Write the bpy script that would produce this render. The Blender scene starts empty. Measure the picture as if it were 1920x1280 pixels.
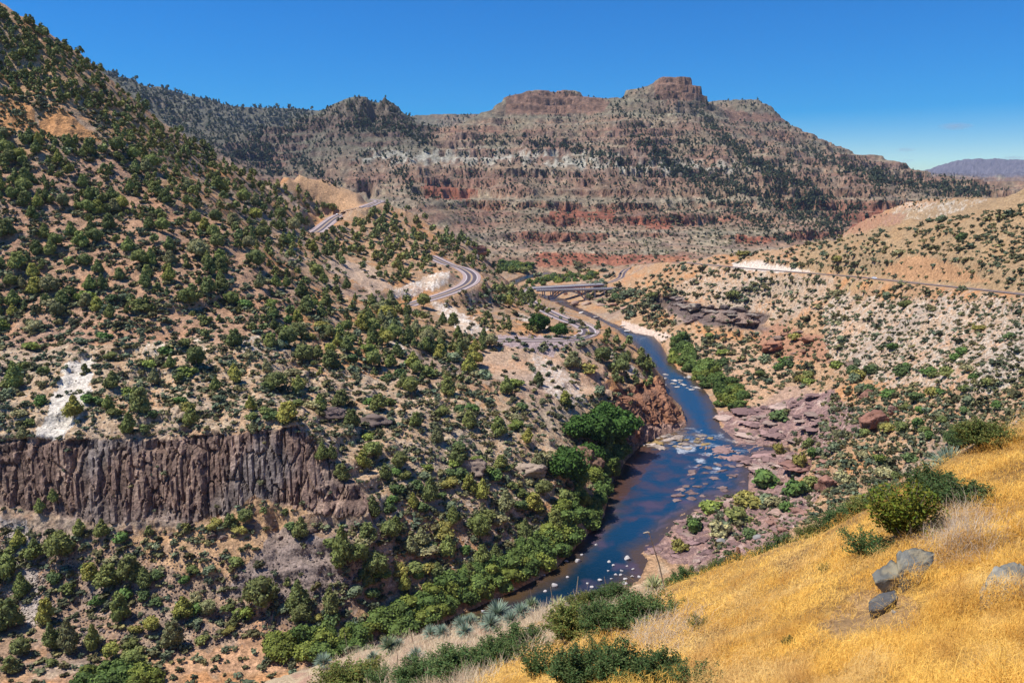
import bpy, math, random
import numpy as np
from mathutils import Vector, Matrix
R = math.radians
rng = np.random.default_rng(7)
random.seed(7)
scene = bpy.context.scene
COL = scene.collection

# ------------------------------------------------------------------ camera, world, sun, exposure
CAMZ = 110.0
HAZE_D = 2.9e-5
FPX = 1500.0
PITCH = math.atan((640 - 370) / FPX)
cd = bpy.data.cameras.new('camera'); cam = bpy.data.objects.new('camera', cd); COL.objects.link(cam)
cd.sensor_width = 36; cd.lens = 36 * FPX / 1920; cd.clip_start = 0.1; cd.clip_end = 60000
cam.location = (0, 0, CAMZ); cam.rotation_euler = (math.pi / 2 - PITCH, 0, 0)
scene.camera = cam
SUN_EL = R(62); SUN_H = (-0.995, -0.08)
w = bpy.data.worlds.new('World'); scene.world = w; w.use_nodes = True
nt = w.node_tree; nt.nodes.clear()
sky = nt.nodes.new('ShaderNodeTexSky'); sky.sky_type = 'NISHITA'; sky.sun_disc = False
sky.sun_elevation = SUN_EL; sky.sun_rotation = math.atan2(SUN_H[0], SUN_H[1])
sky.altitude = 1000; sky.air_density = 1.0; sky.dust_density = 0.2; sky.ozone_density = 3.0
hs = nt.nodes.new('ShaderNodeHueSaturation'); hs.inputs['Saturation'].default_value = 2.1
hs.inputs['Hue'].default_value = 0.512
bg = nt.nodes.new('ShaderNodeBackground'); bg.inputs['Strength'].default_value = 0.105
wo = nt.nodes.new('ShaderNodeOutputWorld')
nt.links.new(sky.outputs[0], hs.inputs['Color']); nt.links.new(hs.outputs[0], bg.inputs['Color']); nt.links.new(bg.outputs[0], wo.inputs[0])
sl = bpy.data.lights.new('sun', 'SUN'); sl.energy = 4.8; sl.angle = R(0.5); sl.color = (1.0, 0.95, 0.87)
so = bpy.data.objects.new('sun', sl); COL.objects.link(so)
sd = Vector((SUN_H[0] * math.cos(SUN_EL), SUN_H[1] * math.cos(SUN_EL), math.sin(SUN_EL)))
so.rotation_euler = sd.to_track_quat('Z', 'Y').to_euler(); so.location = (0, 0, 3000)
scene.view_settings.view_transform = 'Standard'; scene.view_settings.look = 'None'
scene.view_settings.exposure = 0.34; scene.view_settings.gamma = 1.0
scene.cycles.max_bounces = 5; scene.cycles.diffuse_bounces = 2; scene.cycles.transparent_max_bounces = 8
scene.cycles.use_denoising = False if False else True

# ------------------------------------------------------------------ pixel <-> world
CP, SP = math.cos(PITCH), math.sin(PITCH)
def ray(u, v):
    a = (np.asarray(u, float) - 960) / FPX; b = (640 - np.asarray(v, float)) / FPX
    dy = CP + b * SP; dz = -SP + b * CP
    return a / dy, dz / dy                      # x per metre of depth, z slope per metre of depth
def PY(u, v, Y):
    a, s = ray(u, v); return a * Y, Y, CAMZ + s * Y
def PZ(u, v, z):
    a, s = ray(u, v); Y = (z - CAMZ) / s; return a * Y, Y, z
def project(x, y, z):
    dz = z - CAMZ
    f = y * CP - dz * SP; up = y * SP + dz * CP
    f = np.maximum(f, 0.01)
    return 960 + FPX * x / f, 640 - FPX * up / f

# ------------------------------------------------------------------ noise
def _h(ix, iy, iz, seed):
    h = (ix.astype(np.uint32) * np.uint32(374761393) + iy.astype(np.uint32) * np.uint32(668265263)
         + iz.astype(np.uint32) * np.uint32(2147483647 % 4294967291) + np.uint32((seed * 974634777) & 0xffffffff))
    h = (h ^ (h >> np.uint32(13))) * np.uint32(1274126177)
    return h ^ (h >> np.uint32(16))
def noise2(x, y, seed=0):
    x = np.asarray(x, float); y = np.asarray(y, float)
    fx = np.floor(x); fy = np.floor(y); ix = fx.astype(np.int64); iy = fy.astype(np.int64)
    dx = x - fx; dy = y - fy
    ux = dx * dx * dx * (dx * (dx * 6 - 15) + 10); uy = dy * dy * dy * (dy * (dy * 6 - 15) + 10)
    z = np.zeros_like(ix)
    def g(jx, jy):
        h = _h(ix + jx, iy + jy, z, seed); an = h.astype(np.float64) * (2 * math.pi / 4294967296.0)
        return np.cos(an) * (dx - jx) + np.sin(an) * (dy - jy)
    a = g(0, 0); b = g(1, 0); c = g(0, 1); d = g(1, 1)
    return ((a + (b - a) * ux) + ((c + (d - c) * ux) - (a + (b - a) * ux)) * uy) * 1.5
def fbm(x, y, oct=4, seed=0, gain=0.5):
    s = 0; a = 1; t = 0
    for i in range(oct):
        s = s + a * noise2(x, y, seed + i * 17); t += a; a *= gain; x = x * 2.03 + 11.3; y = y * 2.03 - 7.1
    return s / t
def ridged(x, y, oct=3, seed=0):
    s = 0; a = 1; t = 0
    for i in range(oct):
        s = s + a * (1 - 2 * np.abs(noise2(x, y, seed + i * 13))); t += a; a *= 0.5; x = x * 2.1 + 5; y = y * 2.1 + 9
    return s / t
def cell2(x, y, seed=0):
    """worley: distance to nearest, second nearest, id"""
    fx = np.floor(x).astype(np.int64); fy = np.floor(y).astype(np.int64)
    d1 = np.full(np.shape(x), 9.0); d2 = d1.copy(); idv = np.zeros(np.shape(x))
    for jx in (-1, 0, 1):
        for jy in (-1, 0, 1):
            cx = fx + jx; cy = fy + jy; z = np.zeros_like(cx)
            h1 = _h(cx, cy, z, seed) / 4294967296.0; h2 = _h(cx, cy, z + 1, seed + 5) / 4294967296.0
            d = np.hypot(cx + h1 - x, cy + h2 - y)
            near = d < d1
            d2 = np.where(near, d1, np.minimum(d2, d)); idv = np.where(near, h1, idv); d1 = np.where(near, d, d1)
    return d1, d2, idv
def sst(e0, e1, x):
    t = np.clip((x - e0) / (e1 - e0), 0, 1); return t * t * (3 - 2 * t)

# ------------------------------------------------------------------ terrain control lines (what the canyon's shape hangs on)
PTS = []
def dens(line, step=34):
    out = []
    for (p, q) in zip(line[:-1], line[1:]):
        n = max(1, int(math.hypot(q[0] - p[0], q[1] - p[1]) / step))
        for i in range(n):
            t = i / n; out.append(tuple(p[k] + (q[k] - p[k]) * t for k in range(3)))
    out.append(tuple(line[-1])); return out
def LY(line, step=34, behind=None):
    """line of (u, v, depth)"""
    d = dens(line, step)
    for u, v, Y in d:
        x, y, z = PY(u, v, Y); PTS.append((x, y, z))
        if behind:
            for fac, dr in behind:
                xx, yy, zz = PY(u, v, Y * fac); PTS.append((xx, yy, max(zz - dr * yy, 3.0)))
def LZ(line, step=34):
    for u, v, z in dens(line, step): PTS.append(PZ(u, v, z))
def SC(lst):
    for u, v, Y in lst: PTS.append(PY(u, v, Y))
def SZ(lst):
    for u, v, z in lst: PTS.append(PZ(u, v, z))

# foreground hillside
for a_ in (-1.4, -0.8, -0.3, 0.2, 0.7, 1.4):
    for y_ in (1.2, 2.5, 4.0):
        PTS.append((a_ * y_, y_, 108.2 - 0.45 * y_ + 0.25 * a_ * y_))
L0 = [(1960, 775, 19.5), (1920, 797, 20), (1850, 832, 19.5), (1750, 880, 19), (1690, 925, 19.5), (1640, 955, 20), (1500, 1012, 22), (1350, 1066, 24), (1240, 1108, 26)]
LY(L0, 30, [(1.6, 0.10), (2.6, 0.2), (4.2, 0.22)])
LIP = [(1240, 1110, 26), (1215, 1112, 31), (1140, 1136, 34), (1040, 1150, 36), (950, 1170, 38), (830, 1200, 40), (700, 1222, 42), (600, 1254, 43), (500, 1285, 44), (380, 1330, 44), (200, 1400, 42)]
LY(LIP[1:], 30, [(1.25, 0.12), (1.8, 0.3), (2.6, 0.28)])
SC([(1920, 1280, 6.5), (1700, 1280, 7), (1500, 1280, 8), (1300, 1280, 9.5), (1100, 1280, 12), (1000, 1280, 14), (900, 1280, 17), (800, 1280, 22), (700, 1280, 28), (600, 1290, 36),
    (1920, 1180, 8.2), (1700, 1180, 9.4), (1500, 1180, 11.3), (1300, 1180, 15), (1150, 1180, 19), (1000, 1200, 25), (900, 1210, 31),
    (1920, 1080, 10.2), (1700, 1080, 12), (1500, 1090, 15.5), (1350, 1110, 19.5), (1920, 980, 12.8), (1700, 1000, 15), (1920, 890, 16), (1800, 900, 17)])

# river banks (level z = 0)
LB = [(430, 1420), (560, 1300), (770, 1197), (860, 1152), (960, 1110), (1040, 1068), (1085, 1020), (1132, 968), (1140, 930), (1150, 900), (1175, 862), (1200, 836), (1235, 818), (1268, 808), (1287, 797), (1270, 770), (1250, 742), (1236, 710),
      (1222, 690), (1203, 665), (1180, 640), (1150, 618), (1115, 598), (1080, 583), (1052, 573), (1035, 565)]
RB = [(620, 1420), (760, 1330), (950, 1220), (1100, 1150), (1200, 1085), (1215, 1050), (1200, 1036), (1235, 1018), (1262, 985), (1300, 960), (1340, 935), (1402, 920), (1405, 890), (1400, 862), (1440, 846), (1485, 848), (1480, 838), (1430, 834), (1385, 832), (1350, 800), (1346, 775), (1326, 738), (1300, 708),
      (1272, 695), (1256, 672), (1240, 645), (1226, 630), (1190, 624), (1150, 606), (1120, 592), (1092, 580), (1068, 570), (1062, 563)]
LZ([(u, v, 0.0) for u, v in LB], 26); LZ([(u, v, 0.0) for u, v in RB], 26)
UPL = [(1030, 561), (965, 548), (940, 537), (955, 527), (975, 518), (1000, 512.5), (1030, 509)]
UPR = [(1062, 561), (1000, 549), (968, 541), (972, 531), (990, 523), (1014, 517), (1040, 513)]
LZ([(u, v, 0.0) for u, v in UPL], 20); LZ([(u, v, 0.0) for u, v in UPR], 20)

# left side: wash, talus, basalt cliff
LZ([(-60, 1320, 8), (0, 1275, 5), (200, 1262, 4), (350, 1245, 3), (520, 1225, 2.5), (640, 1205, 2.5)], 60)
LZ([(520, 1340, 2), (300, 1350, 3), (0, 1400, 6)], 80)
SZ([(0, 1180, 7), (150, 1170, 7), (300, 1180, 6), (450, 1170, 6), (600, 1150, 7)])
CT = [(-60, 822, 214), (0, 822, 214), (120, 824, 214), (260, 823, 215), (360, 820, 216), (440, 812, 217), (500, 805, 219), (560, 799, 222), (575, 815, 221), (610, 850, 219), (640, 880, 217), (690, 930, 213)]
CB = [(-60, 940, 211), (0, 950, 210.5), (90, 965, 209), (180, 982, 207), (270, 975, 207.5), (400, 980, 207), (440, 950, 209.5), (490, 938, 211), (560, 955, 210), (640, 968, 208.5), (690, 962, 209)]
CB = [(u, v, Y - 4.5) for u, v, Y in CB]
LY(CT, 20); LY(CB, 20)
LY([(-60, 1050, 197), (0, 1055, 196), (200, 1060, 194), (400, 1060, 193), (560, 1040, 195), (690, 1040, 198)], 60)
SC([(150, 1115, 190), (400, 1115, 189), (0, 1110, 192), (620, 1110, 190), (720, 1080, 200), (520, 1000, 205)])
# left side: ledges and pinyon slope
SC([(0, 735, 238), (150, 735, 240), (300, 735, 242), (450, 735, 245), (0, 655, 268), (150, 650, 272), (300, 645, 276), (450, 640, 284),
    (0, 630, 285), (150, 625, 290), (300, 615, 296), (450, 600, 312), (0, 520, 318), (150, 520, 322), (300, 520, 330), (450, 520, 345),
    (0, 400, 352), (150, 400, 366), (300, 400, 385), (450, 420, 420), (0, 300, 385), (150, 290, 410), (300, 310, 440), (400, 340, 500), (500, 400, 560),
    (0, 215, 410), (100, 200, 428), (200, 215, 455), (300, 260, 490), (0, 130, 440), (70, 120, 450), (540, 420, 600), (560, 450, 570), (500, 470, 450)])
SC([(600, 870, 218), (600, 800, 236), (600, 700, 280), (600, 620, 335), (600, 540, 410), (600, 480, 500), (700, 870, 228), (700, 780, 258), (700, 700, 300), (700, 620, 370), (700, 560, 440), (700, 500, 560), (700, 450, 680), (700, 415, 790),
    (760, 640, 360), (800, 850, 242), (800, 760, 272), (800, 680, 335), (800, 620, 400), (720, 1000, 207), (800, 1000, 215), (800, 930, 226), (700, 1110, 197),
    (780, 500, 620), (820, 460, 760), (760, 440, 780), (900, 545, 600), (900, 580, 520), (960, 580, 560), (1000, 600, 530), (940, 560, 640), (1000, 570, 680)])
SC([(900, 1050, 215), (900, 950, 231), (900, 850, 256), (900, 750, 301), (900, 672, 368), (1050, 950, 248), (1050, 850, 271), (1050, 750, 323), (1050, 668, 396),
    (980, 700, 345), (1120, 740, 345), (1130, 690, 390), (1150, 850, 315), (1160, 770, 341), (1000, 1020, 231), (1080, 980, 246)])
# nose of the spur above the river, with its little bluff
LY([(1165, 745, 350), (1190, 738, 362), (1215, 728, 378), (1238, 718, 394), (1236, 700, 412), (1222, 680, 440), (1208, 660, 462), (1185, 638, 482), (1160, 620, 496), (1130, 605, 520)], 16, [(1.06, 0.02)])
LZ([(1188, 832, 3.0), (1215, 815, 3.5), (1250, 798, 3.5)], 16)
# roads: (u, v, z)
ROAD_A = [(590, 436, 83), (600, 430, 84), (622, 412, 89), (640, 402, 93), (668, 393, 98), (690, 386, 101.5), (704, 380.5, 103.5), (711, 377.5, 104.5), (702, 375.0, 105), (688, 373.2, 106), (670, 371.8, 108)]
ROAD_B = [(806, 480, 64), (838, 495, 59), (868, 504, 56), (884, 516, 54), (880, 530, 52.5), (856, 543, 50), (820, 556, 47.5), (785, 566, 46), (762, 573, 45.5)]
ROAD_D = [(895, 637.5, 39), (930, 637, 38.5), (1000, 637, 37), (1060, 636, 35.5), (1095, 630, 34.3),
          (1104, 621, 33.2), (1092, 611, 32), (1068, 602, 30.5), (1045, 593, 28), (1010, 575, 22), (985, 558, 17.5), (975, 546, 15.5), (992, 540, 15)]
ROAD_C = [(1128, 532.5, 15), (1150, 527, 17.5), (1164, 520, 20.5), (1167, 512, 24), (1175, 505, 27), (1192, 499, 31), (1218, 494.5, 36), (1255, 491.5, 42), (1300, 494, 46.5), (1400, 503, 50), (1500, 511, 53), (1590, 517.5, 56), (1655, 524, 59), (1730, 532, 62), (1800, 539, 65), (1920, 552, 69.5), (2100, 575, 75)]
def world_line(L): return np.array([PZ(u, v, z) for u, v, z in L])
def smooth_line(P, n=4, m=5):
    """Catmull-Rom through P, m steps per leg"""
    Q = np.vstack([2 * P[0] - P[1], P, 2 * P[-1] - P[-2]]); out = []
    for i in range(1, len(Q) - 2):
        for k in range(m):
            t = k / m; p0, p1, p2, p3 = Q[i - 1], Q[i], Q[i + 1], Q[i + 2]
            out.append(0.5 * (2 * p1 + (p2 - p0) * t + (2 * p0 - 5 * p1 + 4 * p2 - p3) * t * t + (3 * p1 - 3 * p2 + p3 - p0) * t ** 3))
    out.append(Q[-2]); return np.array(out)
RA, RBd, RC, RD = [smooth_line(world_line(L)) for L in (ROAD_A, ROAD_B, ROAD_C, ROAD_D)]
for rl in (RA, RBd, RC, RD):
    for p in rl[::4]: PTS.append(tuple(p))
# ridge lines
LY([(-120, -90, 450), (-40, -20, 465), (0, 16, 470), (60, 46, 480), (130, 91, 500), (200, 146, 512), (300, 228, 545), (400, 291, 600), (480, 336, 650), (540, 372, 700), (600, 398, 745)], 40, [(1.12, 0.03), (1.35, 0.16)])
LY([(500, 342, 820), (530, 331, 850), (560, 326, 870), (600, 336, 885), (640, 352, 900), (690, 369, 945)], 24, [(1.12, 0.06), (1.3, 0.12)])
LY([(730, 388, 925), (760, 402, 912), (800, 416, 900), (850, 437, 890), (890, 465, 885), (925, 498, 880), (945, 530, 868)], 24, [(1.08, 0.05), (1.2, 0.07)])
# right side
SZ([(1300, 660, 4), (1400, 740, 5), (1450, 830, 2.5), (1430, 870, 1.5), (1500, 900, 6), (1400, 1000, 5), (1300, 1040, 2), (1340, 1000, 2.5), (1550, 700, 14), (1600, 800, 22), (1550, 900, 14), (1500, 980, 14), (1450, 1030, 14), (1380, 960, 3),
    (1650, 650, 38), (1500, 640, 20), (1420, 640, 10), (1250, 600, 6), (1200, 560, 10), (1250, 530, 33), (1160, 565, 6), (1150, 583, 2), (1200, 600, 4), (1500, 575, 36), (1600, 600, 40), (1700, 600, 50), (1750, 680, 44), (1920, 650, 60), (1920, 590, 66),
    (1920, 750, 52), (1920, 795, 44), (1800, 650, 50), (1800, 750, 43), (1800, 830, 34), (1700, 750, 32), (1700, 860, 24), (1650, 930, 19), (1720, 930, 27), (1480, 770, 8), (1520, 820, 10), (1400, 690, 6), (1350, 620, 8), (1600, 700, 26), (1850, 700, 52), (1350, 870, 0.6), (1460, 870, 2.5), (1400, 545, 36), (1350, 530, 38)])
LZ([(1262, 583, 11), (1300, 600, 11), (1330, 608, 11), (1400, 618, 12), (1440, 622, 14)], 16)
LZ([(1262, 560, 23), (1300, 572, 23), (1325, 578, 24), (1400, 583, 27), (1440, 592, 28)], 16)
SC([(1920, 470, 400), (1800, 470, 440), (1700, 480, 500), (1800, 430, 470), (1600, 470, 580), (1500, 485, 650), (1400, 490, 740)])
LY([(1990, 325, 470), (1920, 360, 478), (1850, 386, 500), (1780, 402, 530), (1700, 414, 570), (1600, 437, 640), (1500, 460, 720), (1400, 477, 800), (1310, 487, 850)], 36, [(1.12, 0.04), (1.35, 0.06)])
LY([(1585, 432, 1000), (1640, 401, 960), (1700, 380, 930), (1780, 374, 900), (1850, 371, 880), (1930, 368, 860)], 30, [(1.15, 0.05), (1.4, 0.05)])
SC([(1640, 425, 880), (1720, 400, 850)])
# middle distance: red benches
LZ([(1000, 497, 9), (1080, 497, 9), (1150, 496, 9), (1240, 493, 10)], 24)
LZ([(1000, 479, 21), (1080, 478, 22), (1150, 478, 22), (1290, 480, 24)], 24)
SZ([(1100, 520, 8), (1060, 508, 5), (940, 500, 8), (930, 515, 4), (1000, 505, 6), (1120, 505, 12), (1140, 515, 17)])
SC([(900, 430, 1480), (1000, 450, 1390), (1100, 432, 1460), (1300, 445, 1430), (1500, 445, 1400), (1580, 430, 1480), (1200, 400, 1640), (900, 382, 1700), (1400, 400, 1640), (1000, 400, 1600), (830, 368, 1620), (830, 405, 1450), (900, 465, 1300), (790, 392, 1350),
    (960, 470, 1260), (1560, 400, 1650), (1650, 370, 1720), (1750, 380, 1800)])
# far slopes
SC([(560, 350, 1900), (700, 350, 1900), (900, 350, 1880), (1100, 350, 1850), (1300, 350, 1830), (1500, 350, 1800), (1600, 350, 1780), (1700, 350, 1950), (1850, 362, 2000),
    (500, 300, 2250), (600, 300, 2200), (700, 300, 2120), (900, 300, 2120), (1100, 300, 2080), (1300, 300, 2020), (1450, 300, 2100), (1550, 310, 2200), (1650, 320, 2250), (1750, 345, 2200),
    (400, 250, 2500), (500, 255, 2450), (600, 250, 2330), (700, 240, 2330), (850, 262, 2260), (1000, 250, 2280), (1200, 250, 2200), (1350, 250, 2250), (1450, 260, 2450),
    (300, 200, 2700), (400, 215, 2750), (600, 222, 2380), (700, 205, 2350), (950, 222, 2420), (1050, 212, 2440), (1150, 222, 2360), (1270, 215, 2300), (1350, 220, 2500), (1430, 225, 2640), (1265, 190, 2430), (780, 290, 2150), (760, 330, 1950), (480, 325, 2050)])
LY([(178, 120, 3000), (215, 140, 2980), (260, 156, 2950), (330, 185, 2900)], 30, [(1.12, 0.02)])
LY([(300, 165, 3700), (360, 180, 3700), (430, 199, 3800), (520, 203, 3900), (600, 208, 4000)], 30, [(1.2, 0.03)])
LY([(500, 232, 2420), (545, 222, 2400), (590, 211, 2380), (640, 192, 2350), (690, 179, 2340), (718, 180, 2340), (745, 199, 2350), (770, 222, 2380), (800, 245, 2420)], 20, [(1.1, 0.03), (1.3, 0.05)])
LY([(770, 217, 4300), (860, 214, 4300), (920, 214, 4300)], 30, [(1.2, 0.03)])
LY([(800, 262, 2300), (830, 242, 2380), (880, 222, 2470), (930, 198, 2530), (950, 178, 2560), (980, 172, 2580), (1020, 171, 2600), (1080, 176, 2620), (1140, 185, 2640), (1180, 168, 2600), (1224, 158, 2540), (1243, 144, 2520), (1280, 141, 2520), (1300, 150, 2520), (1316, 163, 2530), (1318, 188, 2560)], 20, [(1.1, 0.03), (1.3, 0.06)])
LY([(950, 212, 2490), (1000, 213, 2500), (1080, 214, 2510), (1130, 208, 2540)], 20)
LY([(1225, 186, 2478), (1260, 189, 2470), (1300, 190, 2480), (1314, 190, 2500)], 14)
LY([(1330, 189, 2960), (1360, 187, 2950), (1418, 187, 2900), (1442, 197, 2850), (1460, 216, 2830), (1475, 232, 2800), (1500, 248, 2750), (1524, 262, 2700), (1545, 264, 2680), (1548, 273, 2670), (1575, 275, 2640), (1600, 292, 2580), (1660, 303, 2500), (1740, 322, 2420), (1830, 344, 2330), (1905, 353, 2250), (1990, 372, 2200)], 24, [(1.12, 0.03), (1.35, 0.05)])
LY([(1370, 215, 2720), (1440, 226, 2700)], 24)
LY([(1740, 320, 9600), (1765, 309, 9600), (1790, 303, 9600), (1806, 297, 9600), (1850, 298, 9600), (1920, 301, 9600), (2050, 303, 9600)], 30, [(1.15, 0.02)])
LY([(1850, 350, 8300), (1890, 330, 8300), (1930, 312, 8300), (2000, 300, 8300)], 30)
for a_ in np.linspace(-1.4, 1.4, 9):
    for y_ in (13000, 16500): PTS.append((a_ * y_, y_, 60.0))
P = np.array(PTS)
K = np.column_stack([P[:, 0] / P[:, 1], np.log(P[:, 1]), P[:, 2]])
ext = []
for k in K:
    if k[0] < -0.60 and k[1] > 1.6: ext += [(-1.0, k[1], k[2]), (-1.5, k[1], k[2])]
    if k[0] > 0.60 and k[1] > 1.6: ext += [(1.0, k[1], k[2]), (1.5, k[1], k[2])]
K = np.vstack([K, np.array(ext)])
_, ui = np.unique(np.round(K[:, :2] / np.array([0.004, 0.002])).astype(int), axis=0, return_index=True)
K = K[ui]
# scale heights by depth so far relief and near relief weigh alike
KD = np.hypot(K[:, None, 0] - K[None, :, 0], K[:, None, 1] - K[None, :, 1])
n = len(K); A = np.zeros((n + 3, n + 3)); A[:n, :n] = KD
A[np.arange(n), np.arange(n)] = -1e-4
A[:n, n] = 1; A[:n, n + 1] = K[:, 0]; A[:n, n + 2] = K[:, 1]; A[n:, :n] = A[:n, n:].T
W = np.linalg.solve(A, np.concatenate([K[:, 2], np.zeros(3)]))
GA = np.concatenate([np.linspace(-1.4, -0.72, 24)[:-1], np.linspace(-0.72, 0.72, 380), np.linspace(0.72, 1.4, 24)[1:]])
GL = np.concatenate([np.linspace(math.log(1.2), math.log(150), 320)[:-1], np.linspace(math.log(150), math.log(1000), 1150)[:-1], np.linspace(math.log(1000), math.log(4500), 520)[:-1], np.linspace(math.log(4500), math.log(16500), 90)])
GZ = np.zeros((len(GA), len(GL)), np.float32)
kf = K.astype(np.float32); wf = W.astype(np.float32)
for i, a_ in enumerate(GA):
    d = np.sqrt((kf[None, :, 0] - np.float32(a_)) ** 2 + (kf[None, :, 1] - GL[:, None].astype(np.float32)) ** 2)
    GZ[i] = d @ wf[:n] + wf[n] + wf[n + 1] * a_ + wf[n + 2] * GL
def base_h(x, y):
    a = np.clip(x / y, -1.399, 1.399); l = np.clip(np.log(y), GL[0], GL[-1] - 1e-6)
    ia = np.clip(np.searchsorted(GA, a) - 1, 0, len(GA) - 2); il = np.clip(np.searchsorted(GL, l) - 1, 0, len(GL) - 2)
    ta = (a - GA[ia]) / (GA[ia + 1] - GA[ia]); tl = np.clip((l - GL[il]) / (GL[il + 1] - GL[il]), 0, 1)
    return (GZ[ia, il] * (1 - ta) * (1 - tl) + GZ[ia + 1, il] * ta * (1 - tl) + GZ[ia, il + 1] * (1 - ta) * tl + GZ[ia + 1, il + 1] * ta * tl)

# river outline and distances
def w2(L): return np.array([PZ(u, v, 0.0)[:2] for u, v in L])
RIVER = np.vstack([w2(LB), w2(UPL), w2(UPR)[::-1], w2(RB)[::-1]])
def inpoly(x, y, poly):
    res = np.zeros(np.shape(x), bool)
    bx = (x >= poly[:, 0].min()) & (x <= poly[:, 0].max()) & (y >= poly[:, 1].min()) & (y <= poly[:, 1].max())
    if not bx.any(): return res
    xs = x[bx]; ys = y[bx]; r = np.zeros(len(xs), bool); m = len(poly); j = m - 1
    for i in range(m):
        xi, yi = poly[i]; xj, yj = poly[j]
        if yi != yj:
            c = ((yi > ys) != (yj > ys)) & (xs < (xj - xi) * (ys - yi) / (yj - yi) + xi); r ^= c
        j = i
    res[bx] = r; return res
def dist_line(x, y, L, closed=False, attr=None, maxd=60):
    """distance to polyline; attr interpolated at nearest point"""
    shp = np.shape(x); d = np.full(shp, float(maxd)); at = np.zeros(shp)
    lo = L[:, :2].min(0) - maxd; hi = L[:, :2].max(0) + maxd
    m = (x > lo[0]) & (x < hi[0]) & (y > lo[1]) & (y < hi[1])
    if not m.any(): return d, at
    xs = x[m]; ys = y[m]; dd = np.full(len(xs), float(maxd)); aa = np.zeros(len(xs))
    nxt = range(len(L)) if closed else range(len(L) - 1)
    for i in nxt:
        p = L[i]; q = L[(i + 1) % len(L)]
        lo = np.minimum(p[:2], q[:2]) - maxd; hi = np.maximum(p[:2], q[:2]) + maxd
        k = np.nonzero((xs > lo[0]) & (xs < hi[0]) & (ys > lo[1]) & (ys < hi[1]))[0]
        if len(k) == 0: continue
        ex, ey = q[0] - p[0], q[1] - p[1]; l2 = ex * ex + ey * ey + 1e-9
        t = np.clip(((xs[k] - p[0]) * ex + (ys[k] - p[1]) * ey) / l2, 0, 1)
        e = np.hypot(xs[k] - p[0] - t * ex, ys[k] - p[1] - t * ey)
        b = e < dd[k]; kk = k[b]; dd[kk] = e[b]
        if attr is not None: aa[kk] = (attr[i] + (attr[(i + 1) % len(L)] - attr[i]) * t)[b]
    d[m] = dd; at[m] = aa; return d, at
_WC = {}
def uvpoly_mask(x, y, z, poly, y0=0, y1=1e9, warp=6, seed=3):
    """a patch of ground given by its outline as seen from the look-out, edges roughened"""
    k = id(x)
    if k not in _WC:
        _WC.clear(); u, v = project(x, y, z); a = x / y * 26; l = np.log(y) * 26
        _WC[k] = (x, u, v, fbm(a, l, 4, 3), fbm(a + 40, l, 4, 4))
    _, u, v, n1, n2 = _WC[k]
    return inpoly(u + 2 * warp * n1, v + 1.3 * warp * n2, np.array(poly, float)) & (y > y0) & (y < y1)

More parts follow.
